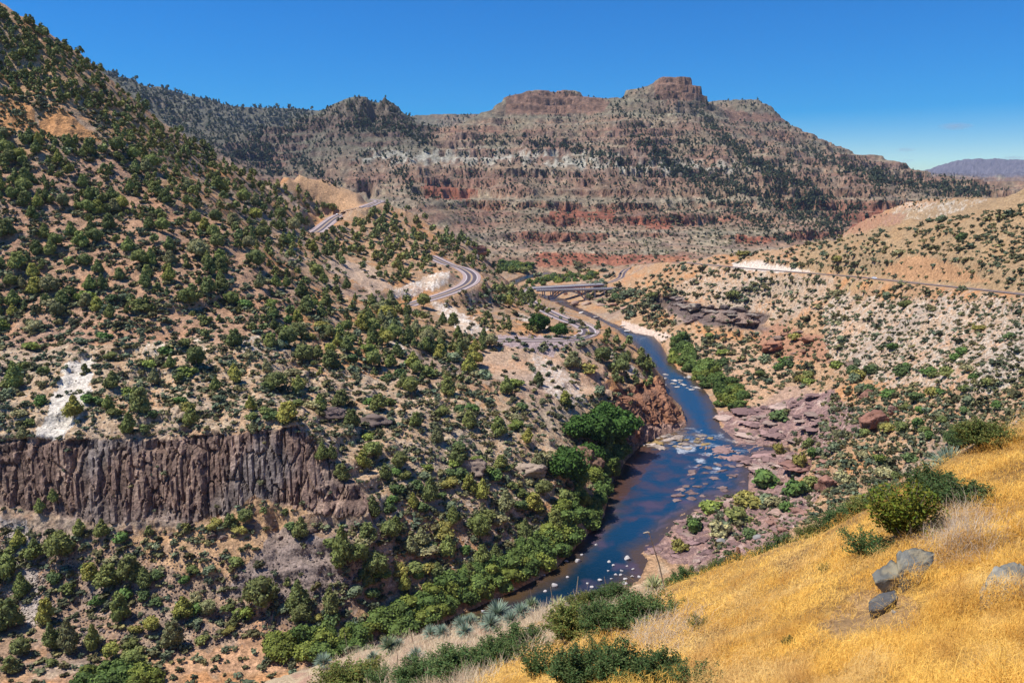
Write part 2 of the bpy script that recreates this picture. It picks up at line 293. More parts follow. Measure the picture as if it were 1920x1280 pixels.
SHELF = [([(1195, 822), (1240, 812), (1300, 808), (1330, 822), (1300, 838), (1240, 838), (1200, 835)], 0.75), ([(1300, 838), (1400, 832), (1480, 845), (1500, 858), (1400, 862), (1330, 858)], 1.0),
         ([(1290, 868), (1400, 862), (1405, 900), (1330, 940), (1260, 925), (1280, 890)], 0.62), ([(1205, 1030), (1270, 985), (1320, 950), (1300, 940), (1230, 985), (1195, 1010)], 0.7), ([(1075, 562), (1180, 585), (1230, 630), (1190, 640), (1120, 600)], 0.35), ([(1236, 705), (1290, 700), (1320, 730), (1250, 722)], 0.5)]
CLIFF_ZONE = [(p[0], p[1]) for p in CT] + [(p[0], p[1]) for p in CB][::-1]
def height(x, y):
    b = base_h(x, y)
    u, v = project(x, y, b)
    nr = np.ones_like(b)
    dr = np.full(np.shape(b), 45.0); ins = np.zeros(np.shape(b), bool); kk_ = (y > 120) & (y < 1350) & (np.abs(x) < 420)
    if kk_.any(): dr[kk_] = dist_line(x[kk_], y[kk_], RIVER, True, None, 45)[0]; ins[kk_] = inpoly(x[kk_], y[kk_], RIVER)
    near = sst(1.5, 16, dr)
    fg = 1 - sst(45, 90, y)
    far = sst(1150, 1500, y)
    rough = 1.0
    mid = (1 - fg) * (1 - far)
    wx = x + 14 * fbm(x / 60, y / 60, 2, 90); wy = y + 14 * fbm(x / 60 + 9, y / 60, 2, 91)
    m = 3.2 * fbm(wx / 55, wy / 55, 3, 1) + 3.0 * ridged(wx / 34, wy / 80, 4, 2) - 1.0
    m = m * sst(0, 60, b) + 0.9 * fbm(x / 9, y / 9, 4, 3)
    # ledges: small outcropping steps
    h = b + mid * near * m
    hs_ = 5.0; t = (h + 5.0 * fbm(x / 45, y / 45, 4, 5)) / hs_; fr = t - np.floor(t)
    st = (np.floor(t) + sst(0.58, 0.90, fr)) * hs_ - t * hs_
    lm = sst(0.02, 0.30, fbm(x / 30, y / 30, 4, 6)) * mid * near * sst(2, 8, b) * (1 - 0.6 * sst(300, 420, y) * (x < -40))
    h = h + st * lm * 0.75
    hb = 2.7; t = (h + 1.6 * fbm(x / 26, y / 26, 3, 7)) / hb; fr = t - np.floor(t)
    lz = sst(38, 42, b) * (1 - sst(56, 62, b)) * (x < 30) * (1 - sst(300, 340, y)) * (y > 212) * sst(-0.05, 0.15, fbm(x / 22, y / 22, 3, 8))
    h = h + ((np.floor(t) + sst(0.5, 0.85, fr)) * hb - t * hb) * lz * 0.8
    hb = 1.3; t = (h + 0.5 * fbm(x / 12, y / 12, 3, 9) + 0.03 * (x - y * 0.3)) / hb; fr = t - np.floor(t)
    h = h + ((np.floor(t) + sst(0.6, 0.85, fr)) * hb - t * hb) * (x > 40) * (1 - sst(7, 10, b)) * (1 - sst(440, 480, y)) * (y > 170)
    # distant relief
    fx = x + 80 * fbm(x / 500, y / 500, 2, 92); fy = y + 80 * fbm(x / 500 + 5, y / 500, 2, 93)
    f = (24 + 16 * sst(1400, 1700, y) * (1 - sst(2150, 2400, y))) * ridged(fx / 210 + fy / 900, fy / 620, 4, 11) + 8 * fbm(x / 110, y / 110, 4, 12) - 7
    f = f * (1 - 0.75 * np.exp(-((x + 400) ** 2 + (y - 2340) ** 2) / 260.0 ** 2)) * (1 - 0.5 * np.exp(-((x - 520) ** 2 + (y - 2520) ** 2) / 200.0 ** 2))
    f = f * (1 - 0.55 * sst(320, 400, b))
    fs = far * sst(20, 110, b) * np.where(y > 5500, 2.2, 1.0)
    h = h + f * fs
    hb = 26.0; t = (h + 9 * fbm(x / 350, y / 350, 4, 13)) / hb; fr = t - np.floor(t)
    st = (np.floor(t) + sst(0.68, 0.84, fr)) * hb - t * hb
    cm = 0.30 + 0.70 * sst(-0.1, 0.2, fbm(x / 200, y / 200, 4, 14))
    kn = 1 - 0.85 * np.exp(-((x + 385) ** 2 + (y - 2345) ** 2) / 200.0 ** 2); cm = cm * kn
    h = h + st * far * cm * np.where(y > 5500, 0, 1) * 0.88
    hb = 7.0; t = (h + 5 * fbm(x / 90, y / 90, 4, 15)) / hb; fr = t - np.floor(t)
    h = h + ((np.floor(t) + sst(0.55, 0.85, fr)) * hb - t * hb) * far * np.where(y > 3500, 0, 1) * 0.8 * kn * sst(-0.05, 0.2, fbm(x / 90, y / 90, 3, 16))
    # foreground
    h = h + fg * sst(1.5, 5, y) * (0.34 * fbm(x / 2.0, y / 2.0, 4, 21) + 0.5 * sst(12, 30, y) * fbm(x / 6, y / 6, 2, 22))
    # river and roads
    rk = np.zeros_like(b); up, vp = project(x, y, 0 * b)
    for poly, k_ in SHELF: rk = np.maximum(rk, k_ * inpoly(up + 10 * noise2(x / 5, y / 5, 33), vp + 6 * noise2(x / 5 + 9, y / 5, 34), np.array(poly, float)))
    h = np.where(ins, -0.25 - 0.12 * np.minimum(dr, 12) * (1 - rk) + 0.5 * fbm(x / 7, y / 7, 3, 31) * (1 - rk) + rk * (0.05 + 1.3 * fbm((x + y) / 8, (x - y) / 2.6, 4, 32)), np.where(dr < 12, np.maximum(h, 0.12 + 0.05 * dr), h))
    for rl, hw in ((RA, 7.5), (RBd, 7.0), (RD, 7.0), (RC, 5.5)):
        d, az = dist_line(x, y, rl, False, rl[:, 2], 30)
        k = 1 - sst(hw, hw + 9, d); ok = az > 0
        if rl is RD or rl is RC: k = np.where((y > 790) & (y < 872) & (x > 4) & (x < 135), 0, k)
        h = np.where(ok, h * (1 - k) + (az - 0.15) * k, h)
    return h

NA, NR = 940, 860
AA = np.concatenate([np.linspace(-1.38, -0.70, 40)[:-1], np.linspace(-0.70, 0.70, NA), np.linspace(0.70, 1.38, 40)[1:]])
FL = np.concatenate([np.linspace(math.log(1.4), math.log(150), 300)[:-1], np.linspace(math.log(150), math.log(1000), 800)[:-1], np.linspace(math.log(1000), math.log(4500), 450)[:-1], np.linspace(math.log(4500), math.log(16000), 60)])
AS = AA[::4]
YF = np.exp(FL)[None, :].repeat(len(AS), 0); XF = AS[:, None] * YF
HF = height(XF, YF)
el = np.arctan((HF - CAMZ) / YF)
de = np.diff(el, axis=1); dl = np.diff(FL)[None, :]
vis = el[:, 1:] >= np.maximum.accumulate(el, axis=1)[:, 1:] - 0.004
ds = np.where(vis, np.abs(de), np.abs(de) * 0.25) + 0.05 * dl * np.where(vis, 1, 0.5)
# smooth the sampling density sideways so neighbouring columns stay in step
k = np.exp(-0.5 * (np.arange(-6, 7) / 3.0) ** 2); k /= k.sum()
dsp = np.pad(ds, ((6, 6), (0, 0)), 'edge'); ds = sum(k[i] * dsp[i:i + ds.shape[0]] for i in range(13))
S = np.concatenate([np.zeros((len(AS), 1)), np.cumsum(ds, 1)], 1); S /= S[:, -1:]
tt = np.linspace(0, 1, NR)
LVs = np.array([np.interp(tt, S[i], FL) for i in range(len(AS))])
LV = np.array([np.interp(AA, AS, LVs[:, j]) for j in range(NR)]).T
YV = np.exp(LV); XV = AA[:, None] * YV
ZV = height(XV, YV)
SLP = np.maximum.accumulate((ZV - CAMZ) / YV, axis=1)
def hz(x, y):
    """height from the built grid"""
    x = np.atleast_1d(np.asarray(x, float)); y = np.atleast_1d(np.asarray(y, float))
    a = np.clip(x / y, AA[0], AA[-1] - 1e-6); l = np.log(y); i0 = np.clip(np.searchsorted(AA, a) - 1, 0, len(AA) - 2); t = (a - AA[i0]) / (AA[i0 + 1] - AA[i0])
    out = np.zeros(len(x))
    for i in np.unique(i0):
        m = i0 == i
        out[m] = np.interp(l[m], LV[i], ZV[i]) * (1 - t[m]) + np.interp(l[m], LV[i + 1], ZV[i + 1]) * t[m]
    return out
def hits(u, v, ymin=0):
    """first terrain point seen along each pixel's ray: arrays x, y, z, ok"""
    a, s = ray(np.atleast_1d(u), np.atleast_1d(v)); n = len(a); y = np.full(n, np.nan)
    i0 = np.clip(np.rint(np.interp(a, AA, np.arange(len(AA)))).astype(int), 0, len(AA) - 1)
    for k in range(n):
        c = SLP[i0[k]]; j = np.searchsorted(c, s[k])
        if 0 < j < len(c):
            s0, s1 = c[j - 1], c[j]; t = (s[k] - s0) / (s1 - s0 + 1e-12); y[k] = YV[i0[k], j - 1] * (1 - t) + YV[i0[k], j] * t
    ok = np.isfinite(y) & (np.abs(a) < 1.3); y = np.where(ok, y, 10.0); x = a * y
    return x, y, hz(x, y), ok
def hit(u, v):
    x, y, z, ok = hits([u], [v]); return (float(x[0]), float(y[0]), float(z[0])) if ok[0] else None

def set_props(o, label=None, cat=None, group=None, kind=None):
    if label: o['label'] = label
    if cat: o['category'] = cat
    if group: o['group'] = group
    if kind: o['kind'] = kind
    return o
def np_mesh(name, V, F, cols=None, smooth=False, attrs=None, fs=None):
    """V (n,3); F (m,k) equal-sized faces; cols (n,3)"""
    me = bpy.data.meshes.new(name); V = np.asarray(V, np.float32); F = np.asarray(F, np.int32)
    me.vertices.add(len(V)); me.vertices.foreach_set('co', V.ravel())
    m, kk = F.shape
    me.loops.add(m * kk); me.loops.foreach_set('vertex_index', F.ravel())
    me.polygons.add(m); me.polygons.foreach_set('loop_start', np.arange(0, m * kk, kk, dtype=np.int32))
    try: me.polygons.foreach_set('loop_total', np.full(m, kk, np.int32))
    except Exception: pass
    if smooth: me.polygons.foreach_set('use_smooth', np.ones(m, bool))
    if cols is not None:
        at = me.color_attributes.new('Col', 'FLOAT_COLOR', 'POINT')
        c = np.ones((len(V), 4), np.float32); c[:, :3] = cols; at.data.foreach_set('color', c.ravel())
    for k_, val in (attrs or {}).items():
        at = me.attributes.new(k_, 'FLOAT', 'POINT'); at.data.foreach_set('value', np.asarray(val, np.float32))
    me.update(calc_edges=True); me.validate()
    return me
def add(name, me, mat=None, parent=None):
    o = bpy.data.objects.new(name, me); COL.objects.link(o)
    if mat: me.materials.append(mat)
    if parent: o.parent = parent
    return o

# ------------------------------------------------------------------ materials
def newmat(name):
    m = bpy.data.materials.new(name); m.use_nodes = True; nt = m.node_tree
    b = nt.nodes['Principled BSDF']; b.inputs['Roughness'].default_value = 0.9
    b.inputs['Specular IOR Level'].default_value = 0.15
    return m, nt, b
def nz(nt, scale, detail=4, coord='Object', rough=0.6, dist=0, kind='ShaderNodeTexNoise'):
    tc = nt.nodes.new('ShaderNodeNewGeometry'); t = nt.nodes.new(kind)
    t.inputs['Scale'].default_value = scale
    if kind == 'ShaderNodeTexNoise':
        t.inputs['Detail'].default_value = detail; t.inputs['Roughness'].default_value = rough
    nt.links.new(tc.outputs['Position'], t.inputs['Vector']); return t
def terrain_mat(name, s1, s2, bump, bumpdist, contrast=0.5):
    m, nt, b = newmat(name); L = nt.links.new
    at = nt.nodes.new('ShaderNodeAttribute'); at.attribute_name = 'Col'
    n1 = nz(nt, s1, 6, rough=0.7); n2 = nz(nt, s2, 3)
    v = nz(nt, s1 * 1.7, kind='ShaderNodeTexVoronoi')
    mr = nt.nodes.new('ShaderNodeMapRange'); mr.inputs['From Min'].default_value = 0.3; mr.inputs['From Max'].default_value = 0.7
    mr.inputs['To Min'].default_value = 1 - contrast; mr.inputs['To Max'].default_value = 1 + contrast
    L(n1.outputs['Fac'], mr.inputs['Value'])
    mx = nt.nodes.new('ShaderNodeMix'); mx.data_type = 'RGBA'; mx.blend_type = 'MULTIPLY'; mx.inputs['Factor'].default_value = 1
    L(at.outputs['Color'], mx.inputs['A']); L(mr.outputs[0], mx.inputs['B'])
    n3 = nz(nt, s1 * 3.1, 5, rough=0.8); m3 = nt.nodes.new('ShaderNodeMapRange'); m3.inputs['From Min'].default_value = 0.40; m3.inputs['From Max'].default_value = 0.60
    m3.inputs['To Min'].default_value = 1 - 0.75 * contrast; m3.inputs['To Max'].default_value = 1 + 0.75 * contrast; L(n3.outputs['Fac'], m3.inputs['Value'])
    mz = nt.nodes.new('ShaderNodeMix'); mz.data_type = 'RGBA'; mz.blend_type = 'MULTIPLY'; mz.inputs['Factor'].default_value = 1; L(mx.outputs['Result'], mz.inputs['A']); L(m3.outputs[0], mz.inputs['B'])
    L(mz.outputs['Result'], b.inputs['Base Color'])
    ad = nt.nodes.new('ShaderNodeMath'); ad.operation = 'MULTIPLY_ADD'; ad.inputs[1].default_value = 0.35
    L(v.outputs['Distance'], ad.inputs[0]); L(n1.outputs['Fac'], ad.inputs[2])
    bp = nt.nodes.new('ShaderNodeBump'); bp.inputs['Strength'].default_value = bump; bp.inputs['Distance'].default_value = bumpdist
    L(ad.outputs[0], bp.inputs['Height']); L(bp.outputs[0], b.inputs['Normal'])
    return m
MT_far = terrain_mat('far_rock', 0.09, 0.5, 0.8, 4.0, 0.40)
MT_mid = terrain_mat('canyon_rock', 0.55, 2.0, 0.8, 0.7, 0.50)
MT_fg = terrain_mat('dry_soil', 6.0, 18.0, 0.8, 0.06, 0.30)

# ------------------------------------------------------------------ terrain colours (rock and soil, with some shade and haze painted in)
def lerp(c, col, m):
    m = np.clip(m, 0, 1)[:, None]; return c * (1 - m) + np.array(col)[None, :] * m
X = XV.ravel(); Y = YV.ravel(); Z = ZV.ravel()
gy = np.gradient(ZV, axis=1) / np.gradient(YV, axis=1)
slope = np.abs(gy).ravel()
RED = (0.30, 0.105, 0.062); TAN = (0.385, 0.235, 0.128); ORG = (0.47, 0.22, 0.085); PALE = (0.46, 0.355, 0.235); GRY = (0.24, 0.20, 0.17); WHT = (0.66, 0.62, 0.54)
def colours(X, Y, Z, slope):
    n = len(X)
    c = np.tile(np.array(TAN), (n, 1))
    s = Y / 300.0
    nA = fbm(X / 25, Y / 25, 4, 41); nB = fbm(X / 6, Y / 6, 4, 42); nC = fbm(X / 60, Y / 60, 3, 43)
    c = lerp(c, ORG, sst(0.04, 0.30, nA) * 0.7)
    c = lerp(c, GRY, sst(0.05, 0.4, -nC + 0.4 * nB) * 0.6)
    c = lerp(c, PALE, sst(0.1, 0.4, nB) * 0.6)
    c = lerp(c, PALE, sst(0.8, 1.5, slope) * 0.5)
    # lower canyon: ledges of pale rock
    def Z_(poly, y0, y1, w=8, seed=3): return uvpoly_mask(X, Y, Z, poly, y0, y1, w, seed)
    speck = sst(-0.06, 0.12, fbm(X / 2.0, Y / 2.4, 4, 44, 0.7)) * (1 - 0.8 * sst(0.0, 0.3, fbm(X / 14, Y / 14, 3, 45)))
    m = Z_([(0, 655), (500, 640), (640, 690), (900, 740), (1180, 760), (1130, 860), (1000, 960), (700, 960), (560, 800), (0, 822)], 200, 420, 20)
    c[m] = lerp(c[m], PALE, 0.25 + 0.6 * speck[m])
    m = Z_([(138, 672), (172, 668), (172, 735), (148, 790), (108, 824), (62, 824), (92, 760), (118, 700)], 200, 300, 14)
    c[m] = lerp(c[m], WHT, 0.7 + 0 * speck[m])
    m = Z_([(220, 642), (330, 630), (420, 632), (520, 640), (540, 655), (300, 668), (200, 655)], 230, 320, 14)
    c[m] = lerp(c[m], (0.62, 0.52, 0.40), 0.8 * speck[m])
    # orange soil of the open slope
    m = Z_([(0, 300), (240, 300), (420, 420), (560, 560), (500, 640), (0, 650)], 270, 520, 25)
    c[m] = lerp(c[m], (0.36, 0.21, 0.135), 0.6 + 0 * speck[m])
    for poly in ([(58, 262), (80, 215), (120, 206), (160, 232), (188, 264), (120, 258)], [(370, 330), (385, 312), (405, 308), (432, 334)], [(570, 400), (600, 408), (640, 425), (600, 440), (572, 420)],
                 [(700, 585), (740, 560), (800, 548), (800, 560), (720, 595)], [(640, 600), (700, 590), (690, 612), (640, 612)], [(20, 170), (60, 200), (70, 250), (0, 250), (0, 190)]):
        m = Z_(poly, 250, 900, 8); c[m] = lerp(c[m], (0.50, 0.245, 0.095), 0.9 + 0 * nA[m])
    m = Z_([(540, 340), (560, 322), (700, 365), (715, 385), (640, 395), (560, 372)], 700, 1000, 6); c[m] = lerp(c[m], (0.46, 0.28, 0.15), 0.9 + 0 * nA[m])
    m = Z_([(640, 480), (700, 500), (740, 540), (700, 548), (600, 500)], 350, 700, 8); c[m] = lerp(c[m], (0.50, 0.36, 0.25), 0.8 + 0 * nA[m])
    # white ledges by the upper road
    for poly in ([(728, 545), (842, 506), (844, 532), (770, 558), (735, 560)], [(808, 562), (850, 575), (900, 610), (930, 640), (880, 625), (830, 600)], [(970, 590), (1010, 600), (1040, 622), (1000, 608)],
                 [(1000, 660), (1060, 690), (1110, 760), (1060, 760), (1000, 710)], [(1130, 650), (1180, 680), (1215, 710), (1170, 700)], [(720, 628), (765, 655), (740, 655)], [(855, 435), (900, 460), (905, 490), (870, 450)]):
        m = Z_(poly, 280, 1000, 7); c[m] = lerp(c[m], (0.68, 0.60, 0.50), 0.35 + 0.6 * speck[m])
    m = Z_([(890, 650), (1120, 650), (1150, 740), (1050, 740), (900, 700)], 300, 460, 8); c[m] = lerp(c[m], (0.48, 0.34, 0.24), 0.6 * (1 - 0.5 * speck[m]))
    m = uvpoly_mask(X, Y, Z, [(928, 628), (1060, 630), (1095, 640), (1045, 652), (1038, 670), (985, 655), (935, 646)], 340, 480, 1, 9); c[m] = np.array((0.36, 0.27, 0.25))
    # basalt cliff
    m = uvpoly_mask(X, Y, Z, CLIFF_ZONE, 195, 240, 4, 5)
    bc = np.tile(np.array((0.165, 0.108, 0.082)), (n, 1)); bc = lerp(bc, (0.27, 0.185, 0.135), sst(-0.1, 0.4, fbm(X / 3, Z / 14, 3, 51))); bc = lerp(bc, (0.17, 0.15, 0.135), 0.7 * sst(0.0, 0.4, fbm(X / 20, Z / 20, 2, 52)) )
    c[m] = bc[m]
    # talus and dark scree
    m = Z_([(0, 960), (700, 960), (760, 1100), (640, 1180), (300, 1230), (0, 1270)], 150, 225, 20)
    c[m] = lerp(c[m], (0.24, 0.18, 0.145), 0.35 + 0.4 * speck[m])
    m = Z_([(200, 1010), (420, 970), (480, 935), (600, 965), (560, 1000), (440, 1090), (300, 1060)], 150, 225, 14); c[m] = lerp(c[m], (0.46, 0.28, 0.14), 0.75 * (1 - 0.4 * speck[m]))
    m = Z_([(500, 1000), (560, 985), (630, 1010), (640, 1100), (560, 1130), (400, 1110), (460, 1060)], 150, 225, 14); c[m] = lerp(c[m], (0.23, 0.18, 0.155), 0.85 + 0 * nA[m])
    m = Z_([(0, 970), (50, 970), (60, 1050), (90, 1160), (60, 1180), (20, 1060)], 150, 225, 18); c[m] = lerp(c[m], (0.38, 0.33, 0.29), 0.8 + 0 * nA[m])
    m = Z_([(280, 1235), (480, 1205), (700, 1180), (720, 1215), (520, 1260), (300, 1262)], 140, 220, 14); c[m] = lerp(c[m], (0.48, 0.28, 0.16), 0.8 + 0 * nA[m])
    m = Z_([(700, 930), (1000, 950), (1060, 1040), (760, 1150), (680, 1050)], 180, 260, 14); c[m] = lerp(c[m], (0.36, 0.29, 0.23), 0.6 * speck[m])
    # river bluff, rocky shelves
    m = Z_([(1150, 742), (1242, 705), (1290, 795), (1262, 812), (1180, 845), (1165, 800)], 320, 430, 5); c[m] = lerp(c[m], (0.27, 0.125, 0.07), 0.9 + 0 * nA[m]); c[m] = lerp(c[m], (0.15, 0.09, 0.065), 0.8 * sst(-0.05, 0.25, nB[m]))
    m = Z_([(1195, 800), (1290, 790), (1290, 812), (1200, 835)], 320, 430, 5); c[m] = lerp(c[m], (0.30, 0.19, 0.145), 0.85 + 0 * nA[m])
    strat = sst(-0.15, 0.2, fbm((X + Y) / 14, (X - Y) / 3.0, 4, 61))
    m = Z_([(1135, 820), (1200, 832), (1170, 880), (1150, 930), (1120, 930), (1130, 870)], 250, 380, 5); c[m] = lerp(c[m], (0.17, 0.13, 0.09), 0.9 + 0 * nA[m])
    for poly in ([(1345, 770), (1420, 765), (1560, 730), (1620, 800), (1560, 850), (1480, 835), (1360, 838)], [(1280, 840), (1390, 832), (1500, 850), (1520, 880), (1470, 920), (1330, 940)],
                 [(1190, 1030), (1300, 960), (1380, 930), (1480, 900), (1540, 930), (1430, 1060), (1330, 1080), (1280, 1060)], [(1400, 770), (1480, 720), (1550, 740), (1530, 800), (1440, 800)]):
        m = Z_(poly, 180, 460, 10); c[m] = lerp(c[m], (0.31, 0.195, 0.165), 0.85 + 0 * nA[m]); c[m] = lerp(c[m], (0.17, 0.105, 0.10), 0.75 * strat[m]); c[m] = lerp(c[m], (0.47, 0.35, 0.28), 0.7 * sst(0.12, 0.3, nB[m] - 0.3 * strat[m]))
    m = Z_([(1160, 600), (1260, 628), (1240, 640), (1180, 632)], 500, 800, 4); c[m] = lerp(c[m], (0.62, 0.48, 0.38), 0.9 + 0 * nA[m])
    m = Z_([(1240, 640), (1300, 620), (1420, 660), (1540, 740), (1420, 760), (1340, 740), (1280, 690)], 380, 640, 10); c[m] = lerp(c[m], (0.45, 0.30, 0.19), 0.6 + 0 * nA[m])
    # pale gravelly right slope
    m = Z_([(1560, 560), (1920, 560), (1920, 740), (1640, 720), (1540, 650)], 250, 640, 16); c[m] = lerp(c[m], (0.47, 0.41, 0.33), 0.25 + 0.6 * speck[m])
    m = Z_([(1330, 500), (1560, 520), (1600, 570), (1440, 600), (1250, 550)], 500, 860, 12); c[m] = lerp(c[m], (0.45, 0.37, 0.28), 0.2 + 0.6 * speck[m])
    m = Z_([(1370, 492), (1420, 490), (1540, 512), (1380, 506)], 550, 900, 3); c[m] = lerp(c[m], (0.60, 0.52, 0.43), 0.9 + 0 * nA[m])
    m = Z_([(1260, 560), (1330, 575), (1440, 590), (1440, 625), (1330, 612), (1250, 590)], 560, 800, 3); c[m] = lerp(c[m], (0.20, 0.15, 0.13), 0.75 + 0 * nA[m])
    m = Z_([(1410, 640), (1460, 605), (1540, 630), (1560, 680), (1440, 670)], 400, 640, 6); c[m] = lerp(c[m], (0.34, 0.17, 0.10), 0.8 + 0 * nA[m])
    m = Z_([(1500, 440), (1930, 340), (1930, 550), (1500, 510)], 350, 900, 8); c[m] = lerp(c[m], (0.31, 0.215, 0.115), 0.75 + 0 * nA[m])
    m = Z_([(1650, 510), (1690, 482), (1740, 480), (1800, 500), (1860, 530), (1700, 525)], 350, 600, 4); c[m] = lerp(c[m], (0.43, 0.24, 0.12), 0.9 + 0 * nA[m])
    m = Z_([(1560, 530), (1640, 522), (1650, 530), (1590, 550), (1560, 556)], 350, 640, 4); c[m] = lerp(c[m], (0.48, 0.33, 0.14), 0.7 * speck[m])
    # red benches and far walls
    far = sst(1080, 1250, Y)
    fc = np.tile(np.array((0.36, 0.205, 0.13)), (n, 1))
    nf = fbm(X / 160, Y / 160, 4, 71); nf2 = fbm(X / 40, Y / 40, 4, 72)
    fc = lerp(fc, (0.40, 0.29, 0.19), sst(-0.05, 0.3, nf)); fc = lerp(fc, (0.24, 0.17, 0.135), sst(0.0, 0.4, nf2) * 0.7)
    zz = Z + 9 * nf
    steep = sst(0.55, 1.1, slope)
    sb = noise2(zz / 11, 0 * zz + 3.3, 77); sb2 = noise2(zz / 4.2, 0 * zz + 1.3, 78)
    fc = lerp(fc, (0.27, 0.12, 0.085), sst(0.05, 0.4, sb) * 0.65); fc = lerp(fc, (0.33, 0.27, 0.20), sst(0.1, 0.4, -sb) * 0.6); fc = lerp(fc, (0.19, 0.12, 0.10), sst(0.15, 0.45, sb2) * 0.6)
    fc = lerp(fc, (0.20, 0.175, 0.115), sst(-0.1, 0.3, fbm(X / 90, Y / 200, 4, 79)) * 0.45)
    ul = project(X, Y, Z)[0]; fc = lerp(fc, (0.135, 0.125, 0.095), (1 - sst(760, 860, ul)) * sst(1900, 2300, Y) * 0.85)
    fc = lerp(fc, RED, steep * 0.85 * (1 - sst(80, 140, Z)))
    fc = lerp(fc, (0.21, 0.115, 0.10), steep * 0.7 * sst(100, 200, Z))
    u, v = project(X, Y, Z)
    wl = 300 + (u - 1000) * 0.03
    wb = sst(0, 1, 1 - np.abs(v + 7 * nf2 - wl - 5 * np.sin(u / 90.)) / 26) * sst(600, 760, u) * (1 - sst(1300, 1480, u)) * (Y < 2300)
    fc = lerp(fc, (0.50, 0.45, 0.39), 0.75 * sst(0.1, 0.75, wb * (0.6 + 2.6 * fbm(X / 22, Y / 60, 4, 76))))
    for poly in ([(1030, 395), (1150, 395), (1155, 412), (1040, 410)], [(1175, 405), (1250, 415), (1265, 432), (1180, 420)], [(1000, 475), (1290, 478), (1300, 496), (1005, 498)], [(1380, 438), (1460, 448), (1440, 458), (1380, 450)],
                 [(790, 345), (900, 355), (880, 375), (800, 372)], [(1590, 430), (1640, 395), (1690, 405), (1640, 430)]):
        m = Z_(poly, 900, 2000, 5); fc[m] = lerp(fc[m], (0.33, 0.095, 0.05), 0.9 + 0 * nA[m])
    for poly in ([(945, 175), (1050, 168), (1145, 190), (1130, 212), (950, 216)], [(1222, 160), (1245, 142), (1300, 145), (1320, 190), (1225, 188)], [(1350, 205), (1465, 215), (1475, 232), (1370, 228)]):
        m = Z_(poly, 2200, 3000, 4); fc[m] = lerp(fc[m], (0.34, 0.125, 0.085), 0.85 + 0 * nA[m]); fc[m] = lerp(fc[m], (0.20, 0.085, 0.07), 0.6 * sst(-0.1, 0.3, noise2(Z[m] / 6, X[m] / 90, 86)))
    m = Z_([(480, 290), (560, 300), (800, 310), (1200, 345), (1250, 372), (1100, 372), (800, 345), (480, 330)], 1500, 2300, 6); fc[m] = lerp(fc[m], (0.27, 0.125, 0.09), 0.55 * steep[m] + 0.15)
    m = (Y > 5500); fc[m] = np.array((0.19, 0.16, 0.20))  # haze over the distant hills painted in as a purplish tint
    m = (Y > 1080) & (Z > 330) & (Y < 5500); fc[m] = lerp(fc[m], (0.17, 0.16, 0.11), 0.35 + 0 * nA[m])
    gm_ = fc.mean(1, keepdims=True); fc = gm_ + (fc - gm_) * 0.86; fc = fc * np.array((0.80, 0.84, 0.76)) * np.where(Z > 70, 0.92, 1.10)[:, None]; fc = fc * (1 + 0.9 * fbm(X / 14, Y / 26, 3, 85))[:, None]
    c = c * (1 - far[:, None]) + fc * far[:, None]
    m = Z_([(1640, 425), (1700, 380), (1850, 372), (1800, 400), (1700, 420)], 820, 1100, 4); c[m] = lerp(c[m], (0.52, 0.46, 0.37), 0.7 * speck[m])
    m = Z_([(1580, 440), (1630, 400), (1700, 400), (1690, 420)], 820, 1100, 4); c[m] = lerp(c[m], (0.31, 0.15, 0.09), 0.45 + 0.4 * speck[m])
    # foreground
    fgm = 1 - sst(60, 100, Y)
    gold = np.tile(np.array((0.36, 0.215, 0.065)), (n, 1)); gold = lerp(gold, (0.20, 0.12, 0.05), sst(0.0, 0.35, fbm(X / 1.5, Y / 1.5, 3, 81)))  # ground beneath the grass darkened for depth, shade painted between the blades
    pale = np.tile(np.array((0.42, 0.32, 0.20)), (n, 1)); pale = lerp(pale, (0.36, 0.22, 0.15), sst(0, 0.3, fbm(X / 2, Y / 2, 3, 82)))
    k = sst(26, 30, Y + 3 * fbm(X / 4, Y / 4, 2, 83))
    fgc = gold * (1 - k[:, None]) + pale * k[:, None]
    m = uvpoly_mask(X, Y, Z, [(1530, 1170), (1600, 1115), (1660, 1095), (1730, 1130), (1735, 1185), (1640, 1200), (1580, 1208), (1520, 1202)], 5, 16, 14, 9); fgc[m] = np.array((0.30, 0.185, 0.085))
    c = c * (1 - fgm[:, None]) + fgc * fgm[:, None]
    c[(Z < 0.15) & (Y > 100) & (Y < 1300)] *= 0.8
    return np.clip(c, 0.01, 0.85)
C = colours(X, Y, Z, slope)

# columnar jointing of the basalt: the face is pushed in and out by columns
cm = uvpoly_mask(X, Y, Z, CLIFF_ZONE, 195, 240, 2, 5)
lean = X[cm] + 0.26 * (Z[cm] - 30) + 0.5 * fbm(X[cm] / 6, Z[cm] / 12, 2, 55)
d1, d2, cid = cell2(lean / 1.55, Z[cm] / 8, 7)
e1, e2, cie = cell2(lean / 5.2, Z[cm] / 14, 17)
push = 2.1 * (cid - 0.5) + 3.4 * (cie - 0.5) - 2.0 * (1 - sst(0.0, 0.16, d2 - d1)) - 1.2 * (1 - sst(0.0, 0.12, e2 - e1)) + 0.35 * fbm(X[cm] / 1.2, Z[cm] / 1.2, 3, 56)
cedge = np.minimum(1, 1)
Y2 = Y.copy(); Y2[cm] -= push * 0.8; cmask = cm
C[cm] *= (0.8 + 0.55 * cid)[:, None]
